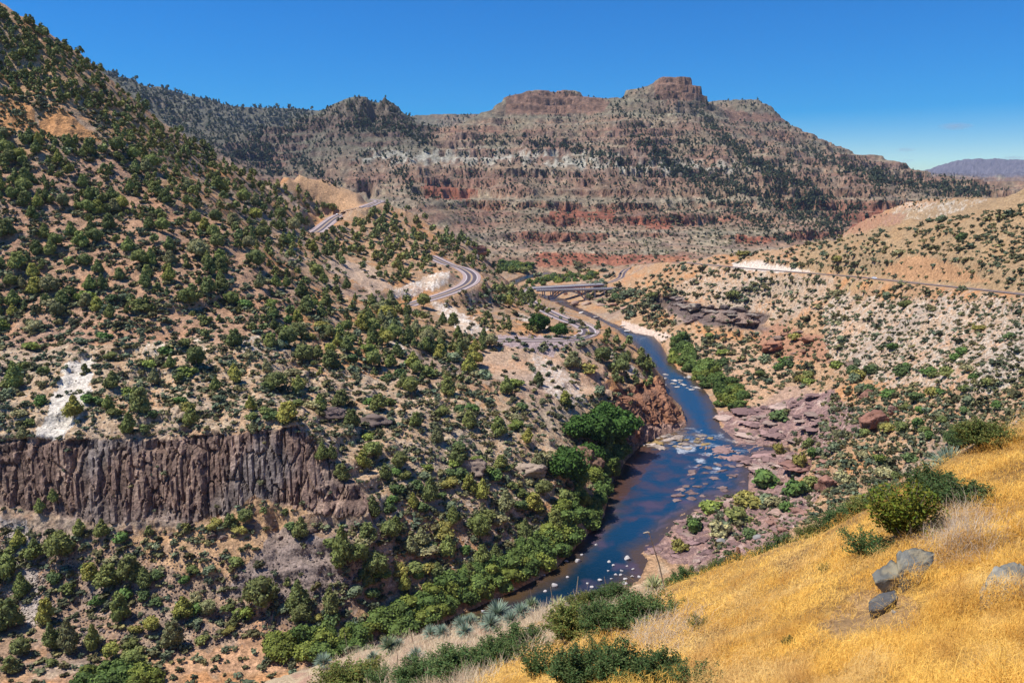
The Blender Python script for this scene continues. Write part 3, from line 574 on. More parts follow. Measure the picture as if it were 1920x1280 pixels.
# the river bluff and the undercut wall across the river
bm = uvpoly_mask(X, Y, Z, [(1150, 736), (1190, 726), (1242, 700), (1262, 760), (1295, 790), (1262, 815), (1180, 848), (1150, 800)], 300, 440, 3, 5) & (Z > 0.6)
b1, b2, bid = cell2((X[bm] + 0.5 * Y[bm]) / 5.0, Z[bm] / 7.0 + 0.3 * X[bm] / 5, 23); g1, g2, gid = cell2((X[bm] + 0.5 * Y[bm]) / 1.7, Z[bm] / 2.2, 29)
bp_ = (3.4 * (bid - 0.5) - 2.4 * (1 - sst(0.0, 0.18, b2 - b1)) + 1.4 * (gid - 0.5) - 0.8 * (1 - sst(0, 0.15, g2 - g1))) * sst(0.6, 4.0, Z[bm])
Y2[bm] -= bp_ * 0.75; X = X.copy(); X0 = X.copy(); X[bm] += bp_ * 0.6; C[bm] *= (0.75 + 0.5 * gid)[:, None]
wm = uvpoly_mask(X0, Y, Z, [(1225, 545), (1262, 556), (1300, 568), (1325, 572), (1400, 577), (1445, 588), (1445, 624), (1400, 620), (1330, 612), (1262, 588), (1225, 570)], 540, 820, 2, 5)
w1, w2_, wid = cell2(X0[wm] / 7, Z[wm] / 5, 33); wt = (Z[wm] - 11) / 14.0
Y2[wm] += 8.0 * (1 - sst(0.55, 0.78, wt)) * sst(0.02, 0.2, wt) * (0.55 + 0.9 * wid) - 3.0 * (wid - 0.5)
C[wm] = lerp(C[wm], (0.12, 0.09, 0.08), (1 - sst(0.6, 0.85, wt)) * 0.8); C[wm] *= (0.75 + 0.5 * wid)[:, None]  # lower wall coloured darker as well, painted shade of the overhang
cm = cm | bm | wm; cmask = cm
# rough up other steep faces sideways
st = (slope > 0.9) & (~cm) & (Y > 150)
amp = np.clip(Y[st] / 260, 0.5, 7)
fs_ = np.nonzero(st & (Y > 1150) & (Y < 5000))[0]; k1, k2_, kid = cell2(X0[fs_] / 16 + Y[fs_] / 60, Z[fs_] / 30, 63); Y2[fs_] -= (11 * (kid - 0.5) - 7 * (1 - sst(0, 0.2, k2_ - k1))) * (1 - 0.6 * sst(330, 400, Z[fs_])); C[fs_] *= (0.8 + 0.4 * kid)[:, None]
q = fbm(X0[st] / (2.6 * amp), Z[st] / (2.2 * amp), 3, 57)
Y2[st] -= amp * 0.9 * q
V = np.column_stack([X, Y2, Z])
nA_, nR_ = ZV.shape
ii = (np.arange(nA_ - 1)[:, None] * nR_ + np.arange(nR_ - 1)[None, :]).ravel()
F = np.column_stack([ii, ii + nR_, ii + nR_ + 1, ii + 1])
fy = Y[F].mean(1); fa = (X0[F] / Y[F]).mean(1); fz = Z[F].mean(1)
def sub(name, sel, mat):
    f = F[sel]; used, inv = np.unique(f.ravel(), return_inverse=True)
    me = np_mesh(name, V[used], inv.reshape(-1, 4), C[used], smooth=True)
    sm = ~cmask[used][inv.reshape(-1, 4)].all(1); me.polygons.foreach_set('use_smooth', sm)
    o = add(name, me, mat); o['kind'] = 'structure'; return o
# river centre splits the two canyon walls
riv_x = np.interp(np.clip(fy, 100, 1100), *zip(*sorted([(130, -60), (190, -25), (230, 25), (300, 62), (372, 85), (450, 85), (560, 100), (700, 85), (811, 55), (1100, 20)])))
sub('hillside', fy < 75, MT_fg)
sub('canyon_slope', (fy >= 75) & (fy < 1080) & (fa * fy < riv_x), MT_mid)
sub('river_bank', (fy >= 75) & (fy < 1080) & (fa * fy >= riv_x), MT_mid)
sub('mountains', (fy >= 1080) & (fy < 5500), MT_far)
sub('distant_hills', fy >= 5500, MT_far)
#STAGE2
# ------------------------------------------------------------------ the river's surface
def river_mesh():
    aa = np.linspace(-0.62, 0.42, 620); ll = np.linspace(math.log(120), math.log(1300), 620)
    A_, L_ = np.meshgrid(aa, ll, indexing='ij'); y = np.exp(L_); x = A_ * y
    d, _ = dist_line(x, y, RIVER, True, None, 40); ins = inpoly(x, y, RIVER)
    keep = ins | (d < 5)
    i = (np.arange(619)[:, None] * 620 + np.arange(619)[None, :]).ravel()
    f = np.column_stack([i, i + 620, i + 621, i + 1]); f = f[keep.ravel()[f].all(1)]
    us, inv = np.unique(f.ravel(), return_inverse=True)
    x = x.ravel()[us]; y = y.ravel()[us]; d = np.where(ins, d, 0).ravel()[us]
    u, v = project(x, y, 0 * x)
    n = len(x); c = np.tile(np.array((0.006, 0.048, 0.112)), (n, 1))  # blue of the reflected sky painted into the water's base colour
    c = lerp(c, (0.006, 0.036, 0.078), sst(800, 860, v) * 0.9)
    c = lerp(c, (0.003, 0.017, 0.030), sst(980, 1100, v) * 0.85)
    c = lerp(c, (0.085, 0.048, 0.018), (1 - sst(1.0, 9.0, d + 3 * fbm(x / 6, y / 6, 3, 71))) * 0.85)
    def zone(poly, wp=14, sd=5): return inpoly(u + wp * fbm(x / 8, y / 8, 3, sd), v + wp * 0.7 * fbm(x / 8 + 7, y / 8, 3, sd + 1), np.array(poly, float))
    m = zone([(1150, 900), (1175, 850), (1240, 838), (1330, 850), (1290, 900), (1240, 960), (1160, 985), (1140, 960)])
    k = sst(-0.3, 0.35, fbm(x / 8, y / 8, 4, 72)); c[m] = lerp(c[m], (0.070, 0.040, 0.046), 0.62 * k[m])
    m = zone([(1150, 860), (1190, 838), (1240, 840), (1200, 900), (1150, 950)]); c[m] = lerp(c[m], (0.075, 0.036, 0.022), 0.75 + 0 * k[m])
    m = zone([(1200, 820), (1300, 806), (1340, 825), (1280, 842), (1200, 838)], 6); c[m] = lerp(c[m], (0.22, 0.13, 0.035), 0.7 * k[m])
    m = zone([(1290, 870), (1405, 862), (1400, 925), (1300, 965), (1220, 1000), (1200, 1040), (1260, 940)]); k2 = sst(-0.15, 0.3, fbm((x + y) / 12, (x - y) / 4, 4, 73)); c[m] = lerp(c[m], (0.12, 0.080, 0.095), 0.45 * k2[m])
    k3 = sst(0.05, 0.35, fbm(x / 11 + 3, y / 11, 3, 74)) * (v > 930); c = lerp(c, (0.075, 0.05, 0.075), k3 * 0.7 * (1 - sst(1050, 1150, v)))
    foam = np.zeros(n)
    for poly, s_, t0 in (([(1240, 796), (1330, 804), (1420, 830), (1400, 850), (1330, 840), (1200, 828)], 0.95, 0.06), ([(1262, 834), (1305, 838), (1345, 855), (1350, 885), (1310, 890), (1275, 858)], 1.0, -0.06),
                     ([(1236, 700), (1300, 700), (1325, 735), (1235, 722)], 0.7, 0.08), ([(1080, 575), (1150, 592), (1235, 630), (1190, 645), (1120, 610)], 0.8, 0.06), ([(1190, 640), (1240, 650), (1240, 665), (1200, 660)], 0.5, 0.15),
                     ([(1150, 900), (1200, 860), (1240, 870), (1180, 950)], 0.4, 0.34)):
        m = zone(poly, 5); foam = np.maximum(foam, m * s_ * (0.9 - 1.6 * t0) * sst(-0.35, 0.25, fbm(x / 9, y / 9, 3, 75)))
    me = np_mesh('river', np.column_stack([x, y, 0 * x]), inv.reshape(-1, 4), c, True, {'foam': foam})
    return me
m, nt, b = newmat('river_water'); L = nt.links.new
at = nt.nodes.new('ShaderNodeAttribute'); at.attribute_name = 'Col'; af = nt.nodes.new('ShaderNodeAttribute'); af.attribute_name = 'foam'
mx = nt.nodes.new('ShaderNodeMix'); mx.data_type = 'RGBA'; mx.inputs['B'].default_value = (0.62, 0.64, 0.64, 1)
nf_ = nt.nodes.new('ShaderNodeTexNoise'); gm = nt.nodes.new('ShaderNodeNewGeometry'); mp_ = nt.nodes.new('ShaderNodeMapping'); mp_.inputs['Scale'].default_value = (0.35, 0.9, 1); mp_.inputs['Rotation'].default_value = (0, 0, 0.5)
L(gm.outputs['Position'], mp_.inputs['Vector']); L(mp_.outputs[0], nf_.inputs['Vector']); nf_.inputs['Scale'].default_value = 1.0; nf_.inputs['Detail'].default_value = 6; nf_.inputs['Roughness'].default_value = 0.75; nf_.inputs['Distortion'].default_value = 0.8
ma = nt.nodes.new('ShaderNodeMath'); ma.operation = 'MULTIPLY_ADD'; ma.inputs[1].default_value = 0.42; ma.inputs[2].default_value = -0.79; L(af.outputs['Fac'], ma.inputs[0])
mb_ = nt.nodes.new('ShaderNodeMath'); mb_.operation = 'ADD'; L(ma.outputs[0], mb_.inputs[0]); L(nf_.outputs['Fac'], mb_.inputs[1])
mc_ = nt.nodes.new('ShaderNodeMath'); mc_.operation = 'MULTIPLY'; mc_.inputs[1].default_value = 4.5; mc_.use_clamp = True; L(mb_.outputs[0], mc_.inputs[0])
L(mc_.outputs[0], mx.inputs['Factor']); L(at.outputs['Color'], mx.inputs['A']); L(mx.outputs['Result'], b.inputs['Base Color'])
b.inputs['Roughness'].default_value = 0.12; b.inputs['IOR'].default_value = 1.33; b.inputs['Specular IOR Level'].default_value = 0.5
n1 = nz(nt, 0.55, 5, rough=0.65); bp = nt.nodes.new('ShaderNodeBump'); bp.inputs['Strength'].default_value = 0.5; bp.inputs['Distance'].default_value = 0.35
L(n1.outputs['Fac'], bp.inputs['Height']); L(bp.outputs[0], b.inputs['Normal'])
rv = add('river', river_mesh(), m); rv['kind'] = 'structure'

# ------------------------------------------------------------------ plain materials
def flat(name, col, rough=0.8, var=0.25, scale=3.0, metal=0.0):
    m, nt, b = newmat(name); n_ = nz(nt, scale, 4); mr = nt.nodes.new('ShaderNodeMapRange')
    mr.inputs['To Min'].default_value = 1 - var; mr.inputs['To Max'].default_value = 1 + var
    mr.inputs['From Min'].default_value = 0.3; mr.inputs['From Max'].default_value = 0.7
    nt.links.new(n_.outputs['Fac'], mr.inputs['Value']); mx = nt.nodes.new('ShaderNodeMix'); mx.data_type = 'RGBA'; mx.blend_type = 'MULTIPLY'
    mx.inputs['Factor'].default_value = 1; mx.inputs['A'].default_value = (*col, 1); nt.links.new(mr.outputs[0], mx.inputs['B'])
    nt.links.new(mx.outputs['Result'], b.inputs['Base Color']); b.inputs['Roughness'].default_value = rough; b.inputs['Metallic'].default_value = metal
    return m
def colmat(name, rough=0.8, transl=0.0, rnd=0.3, bump=0):
    m, nt, b = newmat(name); L = nt.links.new
    at = nt.nodes.new('ShaderNodeAttribute'); at.attribute_name = 'Col'; oi = nt.nodes.new('ShaderNodeObjectInfo')
    mr = nt.nodes.new('ShaderNodeMapRange'); mr.inputs['To Min'].default_value = 1 - rnd; mr.inputs['To Max'].default_value = 1 + rnd; L(oi.outputs['Random'], mr.inputs['Value'])
    mx = nt.nodes.new('ShaderNodeMix'); mx.data_type = 'RGBA'; mx.blend_type = 'MULTIPLY'; mx.inputs['Factor'].default_value = 1
    L(at.outputs['Color'], mx.inputs['A']); L(mr.outputs[0], mx.inputs['B']); L(mx.outputs['Result'], b.inputs['Base Color'])
    b.inputs['Roughness'].default_value = rough
    if transl:
        tr = nt.nodes.new('ShaderNodeBsdfTranslucent'); L(mx.outputs['Result'], tr.inputs['Color']); ms = nt.nodes.new('ShaderNodeMixShader'); ms.inputs[0].default_value = transl
        L(b.outputs[0], ms.inputs[1]); L(tr.outputs[0], ms.inputs[2]); L(ms.outputs[0], nt.nodes['Material Output'].inputs['Surface'])
    if bump:
        n_ = nz(nt, bump, 5); bp = nt.nodes.new('ShaderNodeBump'); bp.inputs['Strength'].default_value = 0.9; bp.inputs['Distance'].default_value = 0.4 / bump
        L(n_.outputs['Fac'], bp.inputs['Height']); L(bp.outputs[0], b.inputs['Normal'])
    return m
M_leaf = colmat('leaves', 0.75, 0.12, 0.22); M_stuff = colmat('leaves_mass', 0.8, 0.10, 0.0); M_rock = colmat('rock', 0.85, 0, 0.15, 2.0); M_blade = colmat('blades', 0.6, 0.25, 0.12)
M_bark = flat('bark', (0.16, 0.12, 0.095), 0.9, 0.3, 4); M_deck = flat('bridge_deck', (0.40, 0.375, 0.37), 0.85, 0.2, 0.3); M_conc = flat('concrete', (0.52, 0.50, 0.47), 0.85, 0.15, 0.5); M_steel = flat('grey_steel', (0.30, 0.31, 0.32), 0.6, 0.15, 1.0)
M_red = flat('red_steel', (0.33, 0.10, 0.09), 0.6, 0.15, 1.0); M_galv = flat('galvanised_steel', (0.40, 0.41, 0.42), 0.45, 0.1, 2.0)

# ------------------------------------------------------------------ roads
def road_mat():
    m, nt, b = newmat('road_surface'); L = nt.links.new
    at = nt.nodes.new('ShaderNodeAttribute'); at.attribute_name = 'across'
    mr = nt.nodes.new('ShaderNodeMapRange'); mr.inputs['From Min'].default_value = -8; mr.inputs['From Max'].default_value = 8; L(at.outputs['Fac'], mr.inputs['Value'])
    cr = nt.nodes.new('ShaderNodeValToRGB'); cr.color_ramp.interpolation = 'CONSTANT'; L(mr.outputs[0], cr.inputs[0])
    sh = (0.37, 0.28, 0.26, 1); ln = (0.105, 0.085, 0.095, 1); lt = (0.26, 0.20, 0.195, 1); wh = (0.62, 0.60, 0.58, 1); ye = (0.55, 0.38, 0.14, 1)
    st = [(-8, sh), (-3.95, wh), (-3.65, lt), (-3.2, ln), (-1.1, lt), (-0.25, ye), (0.25, lt), (0.9, ln), (3.2, lt), (3.65, wh), (3.95, sh)]
    e = cr.color_ramp.elements
    while len(e) < len(st): e.new(0.5)
    for k, (p, c_) in enumerate(st): e[k].position = (p + 8) / 16; e[k].color = c_
    n_ = nz(nt, 0.35, 5, rough=0.75); m2 = nt.nodes.new('ShaderNodeMapRange'); m2.inputs['To Min'].default_value = 0.75; m2.inputs['To Max'].default_value = 1.25; L(n_.outputs['Fac'], m2.inputs['Value'])
    mx = nt.nodes.new('ShaderNodeMix'); mx.data_type = 'RGBA'; mx.blend_type = 'MULTIPLY'; mx.inputs['Factor'].default_value = 1
    L(cr.outputs[0], mx.inputs['A']); L(m2.outputs[0], mx.inputs['B']); L(mx.outputs['Result'], b.inputs['Base Color']); return m
M_road = road_mat()
def side(L_):
    t = np.gradient(L_[:, :2], axis=0); t /= np.linalg.norm(t, axis=1)[:, None] + 1e-9
    return np.column_stack([-t[:, 1], t[:, 0]])
def ribbon(name, L_, hw, lift=0.12, kind='structure'):
    nrm = side(L_); offs = np.linspace(-hw, hw, 9); V_ = []; ac = []
    for k, o in enumerate(offs):
        V_.append(np.column_stack([L_[:, 0] + nrm[:, 0] * o, L_[:, 1] + nrm[:, 1] * o, L_[:, 2] + lift])); ac.append(np.full(len(L_), o))
    V_ = np.concatenate(V_); n_ = len(L_); i = (np.arange(8)[:, None] * n_ + np.arange(n_ - 1)[None, :]).ravel()
    me = np_mesh(name, V_, np.column_stack([i, i + n_, i + n_ + 1, i + 1]), None, False, {'across': np.concatenate(ac)})
    o = add(name, me, M_road)
    if kind: o['kind'] = kind
    return o
ribbon('road', RA, 7.0); ribbon('road', RBd, 6.4); ribbon('road', RD, 6.0); ribbon('road', RC, 3.7)

# ------------------------------------------------------------------ small mesh helpers
class MB:
    def __init__(s): s.v = []; s.f = []
    def box(s, c, d, rot=None):
        b0 = len(s.v); M = rot or Matrix.Identity(3)
        for sx in (-1, 1):
            for sy in (-1, 1):
                for sz in (-1, 1): s.v.append(Vector(c) + M @ Vector((sx * d[0] / 2, sy * d[1] / 2, sz * d[2] / 2)))
        for f in ((0, 1, 3, 2), (4, 6, 7, 5), (0, 4, 5, 1), (2, 3, 7, 6), (0, 2, 6, 4), (1, 5, 7, 3)): s.f.append([b0 + k for k in f])
        return s
    def bar(s, p, q, w_, h_=None):
        p = Vector(p); q = Vector(q); d = q - p; L_ = d.length
        if L_ < 1e-6: return s
        rot = d.to_track_quat('X', 'Z').to_matrix(); return s.box((p + q) / 2, (L_, w_, h_ or w_), rot)
    def tube(s, pts, rad, n_=6):
        b0 = len(s.v); pts = [Vector(p) for p in pts]
        for i, p in enumerate(pts):
            d = (pts[min(i + 1, len(pts) - 1)] - pts[max(i - 1, 0)]).normalized(); a_ = d.orthogonal().normalized(); c_ = d.cross(a_)
            r_ = rad[i] if hasattr(rad, '__len__') else rad
            for k in range(n_): an = 2 * math.pi * k / n_; s.v.append(p + (a_ * math.cos(an) + c_ * math.sin(an)) * r_)
        for i in range(len(pts) - 1):
            for k in range(n_): s.f.append([b0 + i * n_ + k, b0 + i * n_ + (k + 1) % n_, b0 + (i + 1) * n_ + (k + 1) % n_, b0 + (i + 1) * n_ + k])
        s.f.append([b0 + k for k in range(n_)][::-1]); s.f.append([b0 + (len(pts) - 1) * n_ + k for k in range(n_)]); return s
    def mesh(s, name, smooth=False):
        me = bpy.data.meshes.new(name); me.from_pydata([tuple(v) for v in s.v], [], s.f); me.update()
        if smooth: me.polygons.foreach_set('use_smooth', [True] * len(me.polygons))
        return me
    def build(s, name, mat, parent=None, smooth=False): return add(name, s.mesh(name, smooth), mat, parent)
def empty(name, loc, rz=0.0):
    o = bpy.data.objects.new(name, None); COL.objects.link(o); o.location = loc; o.rotation_euler = (0, 0, rz); o.empty_display_size = 0.5; return o

# ------------------------------------------------------------------ bridges
def bridge(name, P0, P1, width, arch0, arch1, base_z, crown_drop, ribmat, deckmat, label, lattice=False, ext0=0, piers=()):
    p0 = Vector(P0); p1 = Vector(P1); Lh = (p1 - p0).length; rz = math.atan2(p1.y - p0.y, p1.x - p0.x)
    root = empty(name, p0, rz); set_props(root, label, 'bridge')
    dz = p1.z - p0.z
    def zt(x): return dz * x / Lh
    mb = MB(); N_ = 24
    for i in range(N_):
        xa = Lh * i / N_; xb = Lh * (i + 1) / N_; mb.bar((xa, 0, zt(xa) - 0.35), (xb + 0.02, 0, zt(xb) - 0.35), width, 0.7)
    dk = mb.build('deck', deckmat, root)
    mb = MB()
    for s_ in (-1, 1): mb.bar((0, s_ * (width / 2 - 1.4), zt(0) - 1.25), (Lh, s_ * (width / 2 - 1.4), zt(Lh) - 1.25), 0.5, 1.1)
    mb.build('girder', ribmat, root)
    for s_ in (-1, 1):
        mb = MB(); y_ = s_ * (width / 2 - 0.25)
        mb.bar((0, y_, zt(0) + 0.9), (Lh, y_, zt(Lh) + 0.9), 0.18, 0.16); mb.bar((0, y_, zt(0) + 0.5), (Lh, y_, zt(Lh) + 0.5), 0.12, 0.14); mb.bar((0, y_, zt(0) + 0.15), (Lh, y_, zt(Lh) + 0.15), 0.35, 0.3)
        for k in range(int(Lh / 2.4) + 1): mb.box((min(k * 2.4, Lh), y_, zt(k * 2.4) + 0.45), (0.2, 0.2, 0.9))
        mb.build('railing', M_galv, root)
    # road on the deck
    n_ = 30; xs = np.linspace(0, Lh, n_); offs = np.linspace(-width / 2 + 0.6, width / 2 - 0.6, 7)
    V_ = np.concatenate([np.column_stack([xs, np.full(n_, o), dz * xs / Lh + 0.03]) for o in offs]); i = (np.arange(6)[:, None] * n_ + np.arange(n_ - 1)[None, :]).ravel()
    add('roadway', np_mesh('roadway', V_, np.column_stack([i, i + n_, i + n_ + 1, i + 1]), None, False, {'across': np.concatenate([np.full(n_, o) for o in offs])}), M_deck, root)
    ca, cb = arch0, arch1; mid_ = (ca + cb) / 2; hs_ = (cb - ca) / 2
    zc = zt(mid_) - 1.9 - crown_drop
    def za(x): t = (x - mid_) / hs_; return zc - (zc - (base_z - p0.z)) * t * t
    for s_ in (-1, 1):
        mb = MB(); y_ = s_ * (width / 2 - 1.6); N2 = 22
        for i in range(N2):
            xa = ca + (cb - ca) * i / N2; xb = ca + (cb - ca) * (i + 1) / N2
            mb.bar((xa, y_, za(xa)), (xb, y_, za(xb)), 0.7, 1.2)
        rib = mb.build('arch_rib', ribmat, root)
        mb = MB(); k = 0
        for i in range(1, 12):
            x_ = ca + (cb - ca) * i / 12; zb = za(x_) + 0.5; ztp = zt(x_) - 1.8
            if ztp - zb > 0.3: mb.bar((x_, y_, zb), (x_, y_, ztp), 0.45)
        mb.build('spandrel_column', ribmat, root)
    mb = MB()
    for i in range(1, 12):
        x_ = ca + (cb - ca) * i / 12; mb.bar((x_, -(width / 2 - 1.6), za(x_)), (x_, width / 2 - 1.6, za(x_)), 0.3)
    mb.build('cross_brace', ribmat, root)
    for x_ in (ca, cb):
        mb = MB(); zb = base_z - p0.z
        mb.box((x_ + (-1.2 if x_ == ca else 1.2), 0, zb - 1.2), (4.6, width, 4.6)); mb.build('abutment', M_conc, root)
    for x_ in piers:
        wx, wy = p0.x + math.cos(rz) * x_, p0.y + math.sin(rz) * x_
        zb = float(hz(wx, wy)[0]) - p0.z - 1.0
        if abs(x_ - ca) < 1 or abs(x_ - cb) < 1: zb = base_z - p0.z
        mb = MB()
        for s_ in (-1, 1):
            y_ = s_ * (width / 2 - 1.6)
            if lattice and (abs(x_ - ca) < 1 or abs(x_ - cb) < 1):
                for q_ in (-0.9, 0.9): mb.bar((x_ + q_, y_, zb), (x_ + q_ * 0.7, y_, zt(x_) - 1.8), 0.3)
                nz_ = 6
                for i in range(nz_):
                    z0 = zb + (zt(x_) - 1.8 - zb) * i / nz_; z1 = zb + (zt(x_) - 1.8 - zb) * (i + 1) / nz_
                    mb.bar((x_ - 0.85, y_, z0), (x_ + 0.85, y_, z1), 0.16); mb.bar((x_ + 0.85, y_, z0), (x_ - 0.85, y_, z1), 0.16)
            else: mb.bar((x_, y_, zb), (x_, y_, zt(x_) - 1.75), 0.75)
        mb.bar((x_, -(width / 2 - 1.2), zt(x_) - 1.95), (x_, width / 2 - 1.2, zt(x_) - 1.95), 0.8, 0.5)
        mb.build('pier', M_steel if lattice and (abs(x_ - ca) < 1 or abs(x_ - cb) < 1) else M_conc, root)
    return root
OB0 = PY(1006, 543.5, 838); OB1 = PY(1164, 540.0, 845)
bridge('arch_bridge', OB0, OB1, 8.0, 17.5, 52.0, 3.5, 0.2, M_steel, M_conc, 'old grey steel arch bridge with lattice towers, nearer of the two bridges', True, 0, (8.5, 17.5, 52.0, 62, 72, 80))
NB0 = PY(984, 540.5, 862); NB1 = PY(1131, 532.3, 880)
bridge('arch_bridge', NB0, NB1, 12.5, 30.0, 66.0, 3.0, 0.2, M_red, M_conc, 'newer wider bridge with red arch ribs behind the old grey bridge', False, 0, (21, 30.0, 66.0, 76))
# guard rails and kerb wall
def rail(L_, off, label, name='guard_rail', n0=0, n1=None):
    nrm = side(L_); P_ = np.column_stack([L_[:, 0] + nrm[:, 0] * off, L_[:, 1] + nrm[:, 1] * off, L_[:, 2] + 0.1])[n0:n1]
    root = empty(name, tuple(P_[0])); set_props(root, label, 'guard rail'); P_ = P_ - P_[0]
    mb = MB(); mp = MB()
    for i in range(len(P_) - 1): mb.bar(P_[i] + [0, 0, 0.65], P_[i + 1] + [0, 0, 0.65], 0.09, 0.34)
    acc = 0.0; mp.box(P_[0] + [0, 0, 0.35], (0.2, 0.2, 0.8))
    for i in range(1, len(P_)):
        acc += np.linalg.norm(P_[i] - P_[i - 1])
        if acc > 2.5: mp.box(P_[i] + [0, 0, 0.35], (0.2, 0.2, 0.8)); acc = 0
    mb.build('rail', M_galv, root); mp.build('post', M_bark, root); return root
rail(RD, -6.3, 'long steel guard rail round the outside of the lower hairpin bend', n0=14, n1=42)
rail(RA, -7.3, 'pale guard rail round the outside of the upper road bend', n0=18, n1=46)
# ------------------------------------------------------------------ foliage prototypes: arrays (V, F quads, C)
def cubesphere(n=3):
    out = []; F_ = []; idx = {}
    def vid(p):
        k = tuple(np.round(p, 5));
        if k not in idx: idx[k] = len(out); out.append(np.array(p) / np.linalg.norm(p))
        return idx[k]
    for ax in range(3):
        for sg in (-1, 1):
            for i in range(n):
                for j in range(n):
                    q = []
                    for (a_, b_) in ((i, j), (i + 1, j), (i + 1, j + 1), (i, j + 1)):
                        p = [0, 0, 0]; p[ax] = sg; p[(ax + 1) % 3] = -1 + 2 * a_ / n; p[(ax + 2) % 3] = -1 + 2 * b_ / n; q.append(vid(p))
                    F_.append(q if sg > 0 else q[::-1])
    return np.array(out), np.array(F_)
CS1, CF1 = cubesphere(1); CS2, CF2 = cubesphere(2); CS4, CF4 = cubesphere(4)
def blob(c, r, seed, n=2, jit=0.25):
    S_, F_ = {1: (CS1, CF1), 2: (CS2, CF2), 4: (CS4, CF4)}[n]
    g = np.random.default_rng(seed); k = 1 + jit * g.uniform(-1, 1, len(S_)); return S_ * k[:, None] * np.array(r) + np.array(c), F_
def leafquads(centers, radii, n, size, g, up=0.35, elong=1.5):
    """n leaf clumps scattered in the outer shell of several lobes"""
    wts = np.array([r[0] * r[1] for r in radii]) ** 1.0; wts = wts / wts.sum(); k = g.choice(len(centers), n, p=wts)
    d = g.normal(size=(n, 3)); d /= np.linalg.norm(d, axis=1)[:, None]
    rr = g.uniform(0.72, 1.12, n) ** 1.0
    p = np.array(centers)[k] + d * np.array(radii)[k] * rr[:, None]
    nn = d + g.normal(size=(n, 3)) * 0.7 + np.array([0, 0, up]); nn /= np.linalg.norm(nn, axis=1)[:, None]
    t = np.cross(nn, g.normal(size=(n, 3))); t /= np.linalg.norm(t, axis=1)[:, None]; b_ = np.cross(nn, t)
    s = size * g.uniform(0.6, 1.4, n)[:, None]
    c4 = np.stack([p - t * s * elong * 0.5 - b_ * s * 0.18, p - t * s * 0.1 + b_ * s * 0.5, p + t * s * elong * 0.5 + b_ * s * 0.12, p + t * s * 0.1 - b_ * s * 0.5], 1).reshape(-1, 3)
    return c4, np.arange(4 * n).reshape(n, 4)
def crown(seed, lobes, n, size, col, shape='juniper', core=2, var=0.30):
    g = np.random.default_rng(seed); cs = []; rs = []
    for i in range(lobes):
        t = (i + 0.5) / lobes; an = i * 2.4 + g.uniform(0, 1.2)
        if shape == 'juniper': zc = 0.2 + 0.66 * t; w_ = 0.27 * (1 - 0.62 * t) ; r_ = 0.22 * (1.15 - 0.62 * t)
        elif shape == 'pine': zc = 0.25 + 0.65 * t; w_ = 0.20 * (1 - t); r_ = 0.23 * (1.1 - 0.8 * t)
        elif shape == 'bush': zc = 0.32 + 0.32 * g.uniform(-0.6, 1); w_ = 0.36 * g.uniform(0.3, 1.15); r_ = 0.33 * g.uniform(0.75, 1.15)
        else: zc = 0.38 + 0.42 * t; w_ = 0.30 * math.sqrt(max(0.05, 1 - (2 * t - 0.8) ** 2)); r_ = 0.24 * g.uniform(0.8, 1.15)
        cs.append((w_ * math.cos(an) , w_ * math.sin(an), zc)); rs.append((r_, r_, r_ * g.uniform(0.75, 0.95)))
    Vs = []; Fs = []; Cs = []; o = 0
    c = np.array(col)
    for i, (p, r) in enumerate(zip(cs, rs)):
        if core:
            v_, f_ = blob(p, np.array(r) * 0.80, seed * 31 + i, core, 0.16); Vs.append(v_); Fs.append(f_ + o); o += len(v_); Cs.append(np.tile(c * 0.8 * g.uniform(0.8, 1.1), (len(v_), 1)))  # lobe cores darker than the leaves, inner crown shade put into the colour
    v_, f_ = leafquads(cs, rs, n, size, g); Vs.append(v_); Fs.append(f_ + o)
    k = (1 + var * g.uniform(-1, 1, n)); yl = g.uniform(-0.10, 0.22, n)
    lc = c[None, :] * k[:, None]; lc[:, 0] *= 1 + yl; lc[:, 1] *= 1 + 0.5 * yl
    Cs.append(np.repeat(lc, 4, 0))
    V_ = np.concatenate(Vs); V_[:, 2] = np.maximum(V_[:, 2], 0.0)
    return V_, np.concatenate(Fs), np.concatenate(Cs)
def merged(name, protos, pos, scale, rotz, tint, which, mat, sq=None, tilt=None):
    """one mesh from many copies (only for stuff)"""
    Vs = []; Fs = []; Cs = []; o = 0
    pos = np.asarray(pos, float); scale = np.asarray(scale, float); which = np.asarray(which)
    if scale.ndim == 1: scale = np.repeat(scale[:, None], 3, 1)
    for k, (v, f, c) in enumerate(protos):
        m = np.nonzero(which == k)[0]
        if len(m) == 0: continue
        ca, sa = np.cos(rotz[m]), np.sin(rotz[m])
        x = v[None, :, 0] * ca[:, None] - v[None, :, 1] * sa[:, None]; y = v[None, :, 0] * sa[:, None] + v[None, :, 1] * ca[:, None]; z = np.repeat(v[None, :, 2], len(m), 0)
        P_ = np.stack([x * scale[m, 0:1], y * scale[m, 1:2], z * scale[m, 2:3]], -1) + pos[m][:, None, :]
        Vs.append(P_.reshape(-1, 3)); n_ = len(v)
        Fs.append((f[None] + (np.arange(len(m)) * n_)[:, None, None] + o).reshape(-1, 4)); o += n_ * len(m)
        Cs.append((c[None] * tint[m][:, None, :]).reshape(-1, 3))
    me = np_mesh(name, np.concatenate(Vs), np.concatenate(Fs), np.concatenate(Cs)); return add(name, me, mat)
